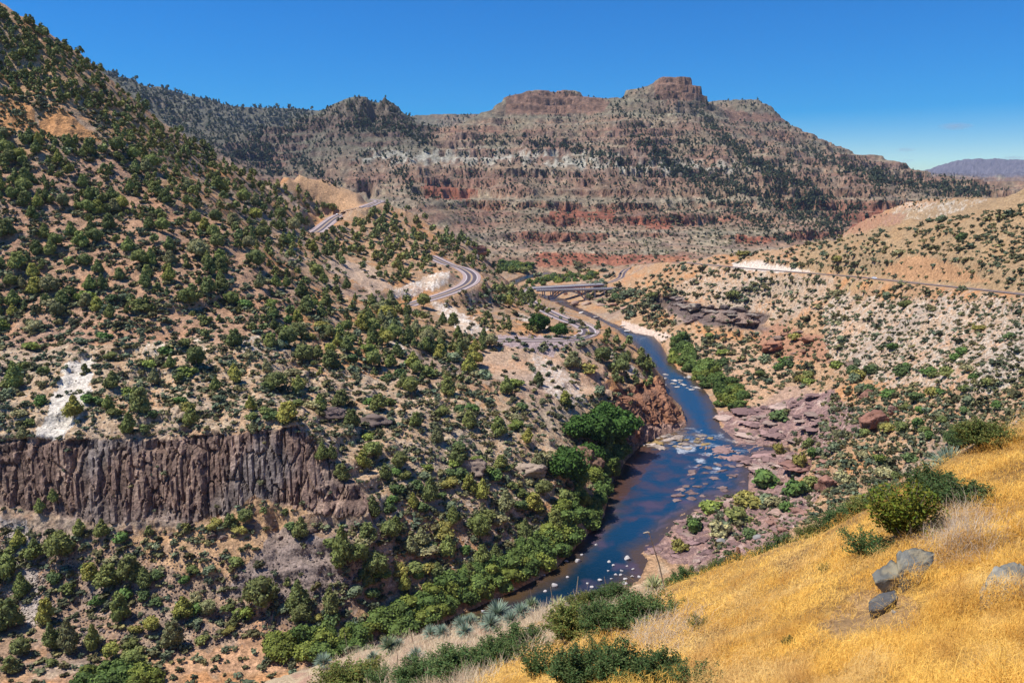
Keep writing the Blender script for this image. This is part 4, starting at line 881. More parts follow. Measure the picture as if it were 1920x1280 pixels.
def trunk_mb(seed, hgt=0.5, r=0.03):
    g = np.random.default_rng(seed); mb = MB(); p = [(0, 0, -0.06), (g.uniform(-.03, .03), g.uniform(-.03, .03), hgt * 0.4), (g.uniform(-.06, .06), g.uniform(-.06, .06), hgt)]
    mb.tube(p, [r, r * 0.75, r * 0.45], 6)
    for i in range(4):
        an = g.uniform(0, 6.28); q = p[1]; mb.tube([q, (q[0] + 0.11 * math.cos(an), q[1] + 0.11 * math.sin(an), q[2] + 0.12), (q[0] + 0.2 * math.cos(an), q[1] + 0.2 * math.sin(an), q[2] + 0.28)], [r * 0.5, r * 0.35, r * 0.15], 5)
    return mb
OLIVE = (0.200, 0.225, 0.074); OLIVE2 = (0.230, 0.240, 0.080); SAGE = (0.15, 0.17, 0.11); BRIGHT = (0.135, 0.195, 0.048); FARG = (0.082, 0.100, 0.056)
def poly_area(p):
    p = np.array(p, float); return 0.5 * abs(np.dot(p[:, 0], np.roll(p[:, 1], 1)) - np.dot(p[:, 1], np.roll(p[:, 0], 1)))
CZ_ = np.array(CLIFF_ZONE, float)
EXC = [(np.array(p_, float), k_) for p_, k_ in (
    ([(540, 335), (560, 322), (700, 362), (716, 384), (640, 395), (575, 368)], 0.3), ([(725, 540), (842, 504), (846, 534), (775, 562), (735, 562)], 0.12), ([(800, 560), (850, 573), (905, 610), (920, 628), (870, 622), (820, 600)], 0.25),
    ([(895, 660), (1120, 655), (1160, 735), (1050, 745), (920, 715)], 0.3), ([(1345, 772), (1420, 765), (1480, 722), (1550, 740), (1530, 800), (1480, 835), (1360, 838)], 0.12), ([(1280, 840), (1390, 832), (1500, 850), (1480, 915), (1400, 935)], 0.12),
    ([(1190, 1030), (1290, 975), (1330, 1000), (1330, 1075), (1280, 1062)], 0.12), ([(58, 262), (80, 215), (120, 206), (160, 232), (188, 264)], 0.15), ([(138, 672), (172, 668), (172, 735), (148, 790), (108, 824), (62, 824), (92, 760), (118, 700)], 0.1), ([(1350, 203), (1465, 213), (1478, 232), (1370, 228)], 0.25), ([(945, 180), (1050, 175), (1140, 192), (1130, 212), (950, 214)], 0.2), ([(1224, 160), (1245, 146), (1300, 148), (1318, 188), (1225, 186)], 0.3),
    ([(1150, 745), (1185, 740), (1240, 722), (1262, 760), (1295, 790), (1262, 815), (1190, 840)], 0.08), ([(1370, 492), (1420, 490), (1540, 512), (1380, 506)], 0.1), ([(1650, 510), (1690, 482), (1740, 480), (1800, 500), (1860, 530), (1700, 525)], 0.35),
    ([(1225, 555), (1440, 585), (1445, 625), (1330, 612), (1262, 588)], 0.1), ([(1160, 600), (1240, 628), (1180, 632)], 0.1), ([(640, 480), (700, 500), (735, 540), (700, 545), (610, 500)], 0.3), ([(500, 1000), (560, 985), (630, 1010), (630, 1090), (560, 1120), (440, 1100)], 0.25), ([(720, 628), (770, 655), (740, 658)], 0.1))]
def scatter(poly, spacing, g, clump=0.0, cs=60, ymin=60, ymax=5500, squash=1.0, seed=0, taken=None):
    """points in a picture zone, dropped on the ground they fall on"""
    P_ = np.array(poly, float); P_[:, 0] = np.where(P_[:, 0] <= 0, -130, np.where(P_[:, 0] >= 1920, 2050, P_[:, 0])); lo = P_.min(0); hi = P_.max(0); n = int((hi[0] - lo[0]) * (hi[1] - lo[1]) / (spacing * spacing * squash) * 2.2)
    u = g.uniform(lo[0], hi[0], n); v = g.uniform(lo[1], hi[1], n); k = inpoly(u, v, P_); u = u[k]; v = v[k]
    if clump > 0: k = fbm(u / cs, v / cs * 1.3, 3, 200 + seed) > g.uniform(-0.5, 0.5, len(u)) * (1 - clump) - 0.02 * 0 + (clump - 0.5) * 0.25; u = u[k]; v = v[k]
    # thin out neighbours that are too close
    cell = {}; keep = []
    for i in range(len(u)):
        cx, cy = int(u[i] // spacing), int(v[i] // (spacing * squash)); ok = True
        for dx in (-1, 0, 1):
            for dy in (-1, 0, 1):
                for j in cell.get((cx + dx, cy + dy), ()):
                    if ((u[i] - u[j]) / spacing) ** 2 + ((v[i] - v[j]) / (spacing * squash)) ** 2 < 0.55: ok = False
        if ok: cell.setdefault((cx, cy), []).append(i); keep.append(i)
    u = u[keep]; v = v[keep]
    kc = ~inpoly(u, v, CZ_) | (g.random(len(u)) < 0.04); u = u[kc]; v = v[kc]
    for ex, pk in EXC: kc = ~inpoly(u, v, ex) | (g.random(len(u)) < (pk if spacing < 12.5 or ymin < 120 else pk * 0.25)); u = u[kc]; v = v[kc]
    x, y, z, ok = hits(u, v); ok &= (y > ymin) & (y < ymax)
    # off the roads and the river
    dr, _ = dist_line(x, y, RIVER, True, None, 12); ok &= ~inpoly(x, y, RIVER) & (dr > 0.8)
    for rl, hw in ((RA, 8.5), (RBd, 8.5), (RC, 7.5)):
        d, _ = dist_line(x, y, rl[::2], False, None, 20); ok &= d > hw
    return u[ok], v[ok], x[ok], y[ok], z[ok]

G = np.random.default_rng(11)
# --- junipers and pinyons placed one by one: (base u, base v, height in the photo)
HAND = {
 'below the basalt cliff': [(36, 1022, 36), (66, 1050, 50), (113, 1052, 64), (48, 1050, 28), (8, 1095, 66), (42, 1118, 54), (88, 1168, 58), (168, 1088, 42), (205, 1100, 54), (243, 1092, 66), (272, 1100, 46), (225, 1160, 62), (345, 1160, 52), (490, 1146, 74), (560, 1142, 68), (566, 1170, 44), (620, 1150, 62), (565, 1008, 50), (643, 1062, 92), (672, 1056, 44), (705, 1085, 62), (350, 1000, 26), (433, 988, 32), (460, 982, 34), (700, 968, 46), (150, 1004, 40), (192, 1006, 42), (280, 1004, 28), (495, 966, 20), (535, 970, 20), (100, 940, 30), (75, 960, 32)],
 'on the dark rubble by the wash': [(15, 1180, 72), (97, 1218, 62), (130, 1222, 74), (176, 1220, 62), (325, 1212, 62), (285, 1185, 34), (40, 1230, 40), (210, 1235, 36), (250, 1250, 36), (20, 1262, 40), (390, 1150, 30), (440, 1175, 30), (690, 1100, 30), (540, 1100, 26)],
 'on the pale ledges above the cliff': [(140, 785, 54), (203, 768, 34), (360, 800, 50), (474, 812, 30), (28, 728, 62), (212, 728, 42), (262, 775, 64), (243, 812, 50), (290, 722, 40), (368, 688, 46), (405, 733, 34), (440, 718, 46), (540, 792, 50), (605, 862, 42), (44, 822, 30), (440, 650, 42), (160, 700, 26), (320, 690, 30), (500, 700, 34), (470, 770, 36), (560, 740, 46), (520, 730, 40), (385, 638, 28), (270, 815, 26)],
 'above the river bend': [(808, 940, 58), (722, 900, 40), (775, 950, 34), (790, 1025, 44), (900, 1010, 56), (905, 935, 46), (690, 1010, 40), (742, 1000, 42), (760, 1105, 40), (770, 1040, 44), (640, 900, 40), (622, 860, 34), (680, 880, 44), (860, 870, 46), (880, 920, 38), (940, 880, 36), (950, 960, 52), (985, 1010, 48), (1000, 960, 46), (850, 980, 40), (840, 1040, 46), (905, 1060, 50), (930, 1050, 40), (880, 1090, 44), (820, 1080, 34), (750, 880, 40), (700, 860, 40), (660, 800, 42), (710, 770, 40), (600, 770, 40), (820, 830, 40), (780, 800, 36), (880, 800, 40), (935, 815, 42), (990, 830, 36), (1010, 880, 40), (1020, 930, 36), (1040, 985, 42), (730, 1010, 40), (640, 760, 38), (770, 740, 40), (840, 740, 44), (880, 700, 46), (950, 740, 44), (1010, 720, 30), (1060, 760, 34), (1075, 690, 40), (1130, 680, 36), (1165, 700, 34), (700, 690, 40), (650, 660, 38), (745, 670, 36), (800, 660, 34), (830, 640, 30), (620, 690, 44), (570, 680, 42), (540, 650, 44), (680, 620, 40), (730, 610, 34), (780, 625, 32), (850, 610, 30)],
}
FINE = {}
trees = []   # (u, v, hpx, x, y, z, zone)
for zn, lst in HAND.items():
    for u, v, h in lst:
        p = hit(u, v)
        if p and p[1] > 100: trees.append((u, v, h, *p, zn))
def far_from(u, v, lst, d):
    L_ = np.array([(t[0], t[1]) for t in lst]); return np.array([np.min((L_[:, 0] - a) ** 2 + ((L_[:, 1] - b) * 1.3) ** 2) > d * d for a, b in zip(u, v)])
ZT = [ # zone, polygon, spacing, heights, clump
 ('high on the left mountainside', [(0, 2), (60, 30), (200, 130), (300, 212), (480, 322), (600, 385), (640, 402), (520, 400), (420, 350), (260, 300), (180, 210), (60, 180), (0, 190)], 11.5, (13, 23), 0.0),
 ('on the shadowy upper left slope', [(0, 250), (120, 262), (260, 290), (420, 350), (600, 402), (640, 470), (560, 500), (300, 420), (140, 400), (0, 380)], 16, (18, 34), 0.2),
 ('on the reddish open left slope', [(0, 380), (140, 400), (300, 420), (560, 500), (620, 560), (520, 640), (300, 600), (0, 600)], 27, (22, 42), 0.45),
 ('in the spur woods below the upper road', [(560, 450), (620, 440), (700, 405), (745, 388), (800, 406), (860, 434), (905, 470), (945, 525), (890, 505), (836, 488), (800, 500), (760, 535), (700, 520), (640, 500)], 12, (15, 28), 0.12),
 ('on the benches between the road loops', [(520, 520), (640, 500), (720, 560), (800, 575), (900, 640), (900, 700), (820, 740), (700, 720), (560, 700), (480, 640)], 23, (20, 38), 0.3),
 ('in the woods beside the hairpin road', [(930, 545), (1000, 560), (1060, 590), (1040, 600), (1000, 585), (960, 580), (900, 560), (880, 545)], 13, (16, 30), 0.0),
 ('along the spur crest over the river', [(1060, 592), (1110, 608), (1170, 640), (1215, 672), (1238, 706), (1236, 722), (1200, 730), (1150, 730), (1110, 690), (1150, 660), (1125, 635), (1105, 606)], 15, (15, 30), 0.0),
 ('behind the parking strip', [(925, 600), (960, 605), (1040, 622), (1040, 628), (930, 628), (830, 612), (780, 600)], 14, (14, 26), 0.0),
 ('left below the parking strip', [(780, 636), (930, 648), (930, 665), (900, 668), (800, 664), (730, 650), (730, 630)], 12, (30, 42), 0.0),
 ('round the hidden left loop of the road', [(680, 575), (768, 575), (765, 650), (690, 650)], 13, (24, 36), 0.0),
]
for i, (zn, poly, sp, hr, cl) in enumerate(ZT):
    u, v, x, y, z = scatter(poly, sp, G, cl, 70, 200, 1100, 0.75, i)
    k = far_from(u, v, trees, sp * 0.8)
    for j in np.nonzero(k)[0]: trees.append((u[j], v[j], G.uniform(*hr) * (1.0 if G.random() > 0.25 else 0.7), x[j], y[j], z[j], zn))
trees.sort(key=lambda t: -t[2] + (1e4 if t[0] < 0 or t[0] > 1920 else 0))
JC = [crown(100 + i, 13, 1500, 0.055, OLIVE if i % 3 else OLIVE2, ('juniper', 'pine', 'round', 'pine')[i % 4], 2) for i in range(8)]
JL = [crown(120 + i, 6, 150, 0.14, OLIVE if i % 2 else (0.190, 0.215, 0.075), ('juniper', 'pine', 'round')[i % 3], 1) for i in range(6)]
TONE = [('dark olive', (0.82, 0.88, 0.9)), ('mid green', (1.05, 1.12, 1.0)), ('yellowish green', (1.55, 1.42, 1.0)), ('greyish green', (1.25, 1.15, 1.6))]
crown_me = []
for i, (v_, f_, c_) in enumerate(JC):
    row = []
    for tn, tc in TONE:
        me = np_mesh('crown', v_, f_, c_ * np.array(tc)); me.materials.append(M_leaf); row.append(me)
    crown_me.append(row)
trunk_me = [trunk_mb(300 + i).mesh('trunk') for i in range(3)]
for me in trunk_me: me.materials.append(M_bark)
ORD = ['leftmost', 'second from the left', 'third from the left', 'fourth from the left', 'fifth from the left', 'sixth from the left', 'seventh from the left', 'eighth from the left', 'ninth from the left', 'tenth from the left']
NIND = 296
ind = trees[:NIND]; rest = trees[NIND:]
zone_short = {'above the river bend': 'junipers on the slope above the river bend'}
from collections import defaultdict
zc = defaultdict(list)
for t in ind:
    tn = int(_h(np.array([int(t[0])]), np.array([int(t[1])]), np.array([1]), 5)[0] % 8); tn = 0 if tn < 3 else 1 if tn < 6 else 2 if tn == 6 else 3
    sz = 'tall' if t[2] > 55 else 'medium' if t[2] > 36 else 'small'
    zc[(t[6], sz, tn)].append((t, tn))
def ordinal_label(i, n, tone, sz, kind, where):
    if n == 1: return f"the only {sz} {tone} {kind} {where}"
    if n <= 10: return f"{sz} {tone} {kind} {where}, " + ('rightmost of its row' if i == n - 1 and n > 2 else ORD[i])
    return f"{sz} {tone} {kind} {where}"
for (zn, sz, tn), lst in zc.items():
    lst.sort(key=lambda q: q[0][0])
    for i, (t, _t) in enumerate(lst):
        u, v, h, x, y, z, _z = t; H = h / FPX * math.hypot(y, z - CAMZ) * 0.92; g_ = random.Random(int(u * 7 + v))
        k = g_.randrange(8); wsc = H * g_.uniform(0.72, 1.0) * (0.72 if h > 80 else 0.9 if h > 56 else 1.08) 
        me = crown_me[k][tn]; lab = ordinal_label(i, len(lst), TONE[tn][0], sz, 'juniper', zn)
        if h >= 30:
            o = empty('juniper_tree', (x, y, z - 0.02 * H), g_.uniform(0, 6.28)); o.scale = (wsc, wsc, H)
            c_ = bpy.data.objects.new('crown', me); COL.objects.link(c_); c_.parent = o
            t_ = bpy.data.objects.new('trunk', trunk_me[k % 3]); COL.objects.link(t_); t_.parent = o
        else:
            o = bpy.data.objects.new('juniper_tree', me); COL.objects.link(o); o.location = (x, y, z - 0.03 * H); o.rotation_euler = (0, 0, g_.uniform(0, 6.28)); o.scale = (wsc, wsc, H)
        set_props(o, lab, 'tree', 'junipers ' + zn)
def tints(n, g, a=0.25, warm=0.12):
    k = 1 + a * g.uniform(-1, 1, n); w_ = warm * g.uniform(-1, 1, n); return np.column_stack([k * (1 + w_), k, k * (1 - w_)])
u, v, h, x, y, z = [np.array([t[i] for t in rest]) for i in range(6)]
H = h / FPX * np.hypot(y, z - CAMZ) * 0.86; n = len(H)
# a thinner wood on the ground the camera does not see
o = merged('pinyon_woodland', JL, np.column_stack([x, y, z - 0.04 * H]), np.column_stack([H * 0.85, H * 0.85, H * 1.05]), G.uniform(0, 6.28, n), tints(n, G), G.integers(0, 6, n), M_stuff)
set_props(o, 'dark pinyon and juniper woodland covering the left mountainside and spur', 'woodland', None, 'stuff')
print('trees', len(trees))

# --- far mountain woods
FT = [([(182, 122), (300, 152), (480, 198), (600, 202), (560, 240), (500, 300), (560, 330), (620, 345), (720, 380), (800, 400), (760, 398), (700, 370), (560, 330), (480, 330), (300, 225)], 5.2, (6, 10), 0.1),
      ([(500, 226), (600, 204), (690, 174), (720, 175), (800, 240), (860, 209), (900, 218), (800, 270), (700, 250), (560, 250)], 5.5, (4.5, 8), 0.1),
      ([(480, 250), (800, 262), (780, 300), (760, 390), (600, 340), (480, 330)], 7.5, (4, 8), 0.35),
      ([(800, 262), (950, 215), (1150, 215), (1320, 190), (1480, 260), (1600, 300), (1900, 356), (1800, 380), (1600, 420), (1560, 440), (1400, 440), (1200, 400), (900, 360), (780, 380)], 6.4, (3, 8), 0.45),
      ([(1130, 190), (1225, 160), (1320, 190), (1480, 300), (1560, 380), (1620, 440), (1540, 450), (1440, 400), (1300, 330), (1200, 250)], 7.5, (5, 9), 0.35),
      ([(1320, 190), (1420, 186), (1470, 225), (1540, 268), (1660, 305), (1900, 356), (1780, 372), (1600, 345), (1450, 260), (1350, 210)], 5.8, (4.5, 9), 0.15),
      ([(940, 178), (1060, 172), (1145, 186), (1145, 190), (1060, 177), (945, 182)], 5, (4, 6), 0.0),
      ([(820, 370), (1600, 400), (1600, 440), (1300, 490), (950, 480), (860, 420)], 8.5, (2.8, 6), 0.4)]
us = []; 
for i, (poly, sp, hr, cl) in enumerate(FT):
    u, v, x, y, z = scatter(poly, sp, G, cl, 45, 860, 5600, 0.7, 30 + i); us.append((u, v, G.uniform(*hr, len(u)), x, y, z))
# dark wooded gullies running down the big slope
for L_, wd in (([(1150, 200), (1190, 250), (1240, 300), (1330, 360), (1420, 420), (1480, 450)], 16), ([(1225, 290), (1300, 330), (1380, 350), (1500, 400), (1570, 440)], 16), ([(1330, 230), (1400, 300), (1480, 350), (1580, 430)], 16), ([(1300, 200), (1370, 270), (1450, 320), (1540, 370), (1620, 400)], 12), ([(1010, 260), (1120, 290), (1230, 330)], 14), ([(880, 262), (960, 262), (1060, 275)], 12),
               ([(560, 300), (600, 330), (640, 370)], 14), ([(740, 300), (760, 340), (790, 390)], 14), ([(480, 255), (500, 290), (520, 330)], 16), ([(640, 235), (740, 240), (800, 262)], 18), ([(1480, 270), (1600, 320), (1720, 350), (1850, 365)], 14)):
    P_ = np.array(L_, float); d = np.concatenate([[0], np.cumsum(np.hypot(*np.diff(P_, axis=0).T))]); n_ = int(d[-1] * wd * 2 / 26); t = G.uniform(0, d[-1], n_)
    u = np.interp(t, d, P_[:, 0]) + G.normal(0, wd * 0.55, n_); v = np.interp(t, d, P_[:, 1]) + G.normal(0, wd * 0.45, n_); x, y, z, ok = hits(u, v); ok &= (y > 900) & (y < 5000)
    us.append((u[ok], v[ok], G.uniform(5, 9, ok.sum()), x[ok], y[ok], z[ok]))
u, v, h, x, y, z = [np.concatenate([q[i] for q in us]) for i in range(6)]; H = h / FPX * np.hypot(y, z - CAMZ) * np.clip(G.lognormal(-0.22, 0.35, len(h)), 0.35, 1.3) * np.where((y > 2150) & (u > 820), 0.72, 1.0); n = len(H); print('far', n)
FP = [crown(140 + i, 3, 16, 0.30, FARG, ('juniper', 'pine', 'round')[i % 3], 1, 0.2) for i in range(5)]
o = merged('mountain_forest', FP, np.column_stack([x, y, z - 0.05 * H]), np.column_stack([H * 0.95, H * 0.95, H]), G.uniform(0, 6.28, n), tints(n, G, 0.3), G.integers(0, 5, n), M_stuff)
set_props(o, 'scattered dark pinyon forest dotting the far mountains and red benches', 'forest', None, 'stuff')

# --- shrubs on the right slope and river flats
BU = [crown(160 + i, 6, 420, 0.13, OLIVE2 if i % 2 else (0.135, 0.185, 0.07), 'bush', 2) for i in range(5)]
BL = [crown(180 + i, 3, 34, 0.26, (0.155, 0.165, 0.085), 'bush', 1, 0.5) for i in range(5)]
ZS = [
 ('on the grassy right-hand hill', [(1400, 480), (1600, 440), (1920, 362), (1920, 545), (1700, 520), (1500, 505), (1320, 490)], 21, (6, 14), 0.4),
 ('on the pale slope below the right road', [(1250, 500), (1500, 520), (1920, 560), (1920, 740), (1640, 700), (1450, 640), (1250, 550)], 20, (6, 14), 0.4),
 ('on the lower right slope', [(1560, 680), (1920, 740), (1920, 800), (1780, 860), (1640, 940), (1560, 960), (1540, 860), (1600, 780)], 19, (8, 19), 0.35),
 ('on the upper river flats', [(1260, 625), (1420, 640), (1540, 700), (1500, 740), (1380, 720), (1290, 670)], 13, (8, 15), 0.1),
 ('among the reddish rock shelves', [(1420, 760), (1560, 780), (1560, 860), (1500, 950), (1420, 1000), (1340, 1050), (1330, 960), (1480, 900), (1380, 780)], 20, (8, 20), 0.35),
 ('on the open left slope', [(0, 560), (300, 560), (560, 560), (900, 660), (1000, 760), (900, 900), (700, 900), (560, 790), (0, 800)], 21, (8, 18), 0.35),
 ('on the bouldery lower left slope', [(0, 1000), (700, 980), (740, 1120), (600, 1200), (300, 1240), (0, 1260)], 33, (10, 20), 0.4),
 ('on the slope over the river bend', [(720, 900), (1060, 860), (1080, 960), (900, 1100), (760, 1120)], 20, (9, 20), 0.2),
 ('right of the bridges', [(1100, 548), (1250, 540), (1300, 560), (1262, 600), (1235, 625), (1180, 600), (1140, 585), (1090, 565)], 9, (5, 11), 0.1),
 ('around the bridge ends', [(1020, 490), (1160, 500), (1150, 525), (1000, 530), (940, 500), (1180, 540), (1260, 560), (1200, 590), (1150, 560)], 12, (7, 14), 0.1),
 ('on the tan slope below the hairpin', [(890, 660), (1120, 660), (1180, 740), (1050, 760), (930, 720)], 22, (8, 16), 0.3),
]
sh = []
for u, v, w_, h, nm in [(1432, 912, 50, 34, ''), (1405, 950, 46, 26, ''), (1380, 975, 46, 26, ''), (1330, 958, 40, 22, ''), (1490, 925, 40, 30, ''), (1350, 1000, 34, 26, ''), (1300, 992, 30, 28, ''), (1275, 1030, 26, 20, ''), (1500, 880, 30, 34, ''), (1525, 860, 26, 24, ''), (1440, 945, 30, 22, ''), (1300, 1000, 24, 30, '')]:
    p = hit(u, v)
    if p: sh.append((u, v, h, *p, 'on the rock shelf by the rapids', w_ / h))
for i, (zn, poly, sp, hr, cl) in enumerate(ZS):
    u, v, x, y, z = scatter(poly, sp, G, cl, 50, 110, 1250, 0.8, 60 + i)
    for j in range(len(u)): sh.append((u[j], v[j], G.uniform(*hr) * G.choice([0.7, 1.0, 1.15]), x[j], y[j], z[j], zn, G.uniform(1.0, 1.7)))
sh.sort(key=lambda t: -t[2] * t[7] + (1e4 if t[0] < 0 or t[0] > 1920 else 0)); print('shrubs', len(sh))
bush_me = []
BT = [('dark green', (0.8, 0.85, 0.8)), ('fresh green', (0.95, 1.15, 0.8)), ('grey green', (1.5, 1.35, 2.0)), ('olive', (1.25, 1.1, 0.9))]
for v_, f_, c_ in BU:
    row = []
    for tn, tc in BT:
        me = np_mesh('foliage', v_, f_, c_ * np.array(tc)); me.materials.append(M_leaf); row.append(me)
    bush_me.append(row)
def place_bushes(lst, nmax, name, cat, kindword, mesh_rows, tones, group_prefix, hfac=1.0):
    zc = defaultdict(list)
    for t in lst[:nmax]:
        tn = int(_h(np.array([int(t[0])]), np.array([int(t[1])]), np.array([2]), 9)[0] % len(tones)); sz = 'large' if t[2] > 22 else 'medium' if t[2] > 12 else 'small'; zc[(t[6], sz, tn)].append(t)
    for (zn, sz, tn), L_ in zc.items():
        L_.sort(key=lambda q: q[0])
        for i, t in enumerate(L_):
            u, v, h, x, y, z, _z, asp = t; H = h / FPX * math.hypot(y, z - CAMZ) * hfac; g_ = random.Random(int(u * 5 + v * 3)); k = g_.randrange(len(mesh_rows))
            o = bpy.data.objects.new(name, mesh_rows[k][tn]); COL.objects.link(o); o.location = (x, y, z - 0.06 * H); o.rotation_euler = (0, 0, g_.uniform(0, 6.28)); o.scale = (H * asp, H * asp, H * 1.1)
            set_props(o, ordinal_label(i, len(L_), tones[tn][0], sz, kindword, zn), cat, group_prefix + ' ' + zn)
place_bushes(sh, 290, 'desert_shrub', 'shrub', 'shrub', bush_me, BT, 'shrubs')
def stuff_bushes(name, lst, protos, label, cat, al=0.3):
    u, v, h, x, y, z = [np.array([t[i] for t in lst]) for i in range(6)]; asp = np.array([t[7] for t in lst]); H = h / FPX * np.hypot(y, z - CAMZ); n = len(H)
    o = merged(name, protos, np.column_stack([x, y, z - 0.08 * H]), np.column_stack([H * asp, H * asp, H * 1.1]), G.uniform(0, 6.28, n), tints(n, G, al, 0.2), G.integers(0, len(protos), n), M_stuff); set_props(o, label, cat, None, 'stuff'); return o
# low scrub: everything smaller, everywhere
LS = [([(0, 200), (200, 160), (600, 400), (900, 480), (1200, 680), (1180, 780), (1060, 1040), (760, 1150), (700, 960), (0, 960)], 11.2, (4, 10), 0.25, 130, 900),
      ([(0, 1000), (700, 980), (760, 1180), (560, 1290), (0, 1290)], 19, (6, 13), 0.3, 110, 230),
      ([(1240, 500), (1920, 365), (1920, 790), (1560, 960), (1340, 1060), (1240, 1000), (1400, 760), (1240, 640), (1150, 560)], 9, (3, 8), 0.2, 110, 900),
      ([(0, 380), (140, 400), (560, 500), (900, 640), (1000, 800), (700, 820), (0, 700)], 24, (7, 13), 0.4, 150, 900),
      ([(1560, 740), (1920, 700), (1920, 800), (1640, 950), (1500, 1000)], 11, (5, 12), 0.1, 110, 400),
      ([(820, 370), (1600, 410), (1300, 500), (900, 500)], 8, (2.5, 4.5), 0.2, 950, 2000)]
lo = list(sh[290:])
for i, (poly, sp, hr, cl, y0, y1) in enumerate(LS):
    u, v, x, y, z = scatter(poly, sp, G, cl, 40, y0, y1, 0.75, 80 + i)
    for j in range(len(u)): lo.append((u[j], v[j], G.uniform(*hr), x[j], y[j], z[j], '', G.uniform(1.0, 1.8)))
hx = G.uniform(-40, 90, 1500); hy = G.uniform(34, 150, 1500); hzz = hz(hx, hy); hu, hv = project(hx, hy, hzz); sx, sy, sz_, sk = hits(hu, hv)
for a_, b_, c_, d_, e_, f_ in zip(hx, hy, hzz, sy, hu, hv):
    if b_ > d_ * 1.05 and c_ > 1.5: lo.append((e_, f_, G.uniform(0.5, 1.3) * FPX / math.hypot(b_, c_ - CAMZ), a_, b_, c_, '', 1.4))
print('scrub', len(lo))
stuff_bushes('desert_scrub', lo, BL, 'low grey green desert scrub and cactus speckling every slope', 'scrub', 0.45)

# --- thickets of willow along the water, each clump its own
WB = [crown(200 + i, 8, 900, 0.085, BRIGHT, 'bush', 2) for i in range(4)]
WT = [('bright green', (1.0, 1.0, 1.0)), ('deep green', (0.72, 0.78, 0.8)), ('yellow green', (1.35, 1.12, 0.9))]
will_me = []
for v_, f_, c_ in WB:
    row = []
    for tn, tc in WT:
        me = np_mesh('foliage', v_, f_, c_ * np.array(tc)); me.materials.append(M_leaf); row.append(me)
    will_me.append(row)
wl = []
ZW = [('on the near left bank', [(734, 1184), (752, 1138), (852, 1086), (942, 1048), (1012, 1002), (1062, 950), (1082, 910), (1142, 874), (1158, 894), (1133, 960), (1072, 1030), (955, 1102), (850, 1147), (766, 1192)], 17, (22, 34)),
      ('on the upper right bank', [(1240, 640), (1275, 640), (1330, 690), (1400, 740), (1390, 775), (1350, 765), (1325, 730), (1270, 690)], 15, (14, 26)),
      ('on the flat behind the bridges', [(930, 492), (1000, 498), (1000, 508), (960, 512), (935, 510)], 7, (8, 14)),
      ('on the island behind the bridges', [(990, 528), (1060, 518), (1120, 512), (1120, 524), (1060, 532), (985, 538)], 8, (6, 12)),
      ('in the left wash', [(500, 1205), (660, 1180), (745, 1160), (745, 1200), (640, 1232), (510, 1240)], 22, (22, 36)),
      ('at the lower left corner', [(150, 1262), (285, 1258), (300, 1300), (150, 1300)], 24, (24, 38)),
      ('by the near gravel edge', [(1150, 880), (1160, 850), (1180, 830), (1130, 830), (1120, 870)], 18, (18, 30))]
for i, (zn, poly, sp, hr) in enumerate(ZW):
    u, v, x, y, z = scatter(poly, sp, G, 0, 50, 110, 1250, 0.7, 100 + i)
    for j in range(len(u)): wl.append((u[j], v[j], G.uniform(*hr), x[j], y[j], z[j], zn, G.uniform(1.0, 1.35)))
wl = [t for t in wl if 0 < t[0] < 1920]; wl.sort(key=lambda t: -t[2]); print('willows', len(wl))
place_bushes(wl, 280, 'willow_shrub', 'shrub', 'willow shrub', will_me, WT, 'willow shrubs')
# --- big broadleaf trees below the river bluff
CW = [crown(220 + i, 13, 2600, 0.055, (0.060, 0.125, 0.024), 'round', 2) for i in range(2)]
cw_me = [np_mesh('crown', *c_[:2], c_[2]) for c_ in CW]
for me in cw_me: me.materials.append(M_leaf)
for u, v, h, k, lab in [(1160, 828, 62, 0, 'big dark green cottonwood at the foot of the river bluff, rightmost of the group'), (1118, 838, 64, 1, 'big dark green cottonwood in the middle of the group below the bluff'), (1084, 826, 46, 0, 'bright green cottonwood on the left of the group below the bluff'), (1135, 800, 44, 1, 'upper cottonwood tucked behind the others under the red bluff'),
                        (1064, 905, 66, 1, 'round dark cottonwood standing alone above the left bank willows'), (1105, 870, 40, 0, 'smaller cottonwood at the water below the bluff'), (1010, 622, 34, 1, 'broad dark tree behind the parking strip, next to the hairpin'), (1050, 632, 26, 0, 'round green tree at the inside of the hairpin')]:
    p = hit(u, v)
    if not p: continue
    H = h / FPX * math.hypot(p[1], p[2] - CAMZ) * 1.1; o = empty('cottonwood_tree', (p[0], p[1], p[2] - 0.03 * H), u); o.scale = (H * 1.15, H * 1.15, H); set_props(o, lab, 'tree', 'cottonwoods below the bluff' if u > 1060 and v > 700 else None)
    c_ = bpy.data.objects.new('crown', cw_me[k]); COL.objects.link(c_); c_.parent = o; t_ = bpy.data.objects.new('trunk', trunk_me[k]); COL.objects.link(t_); t_.parent = o
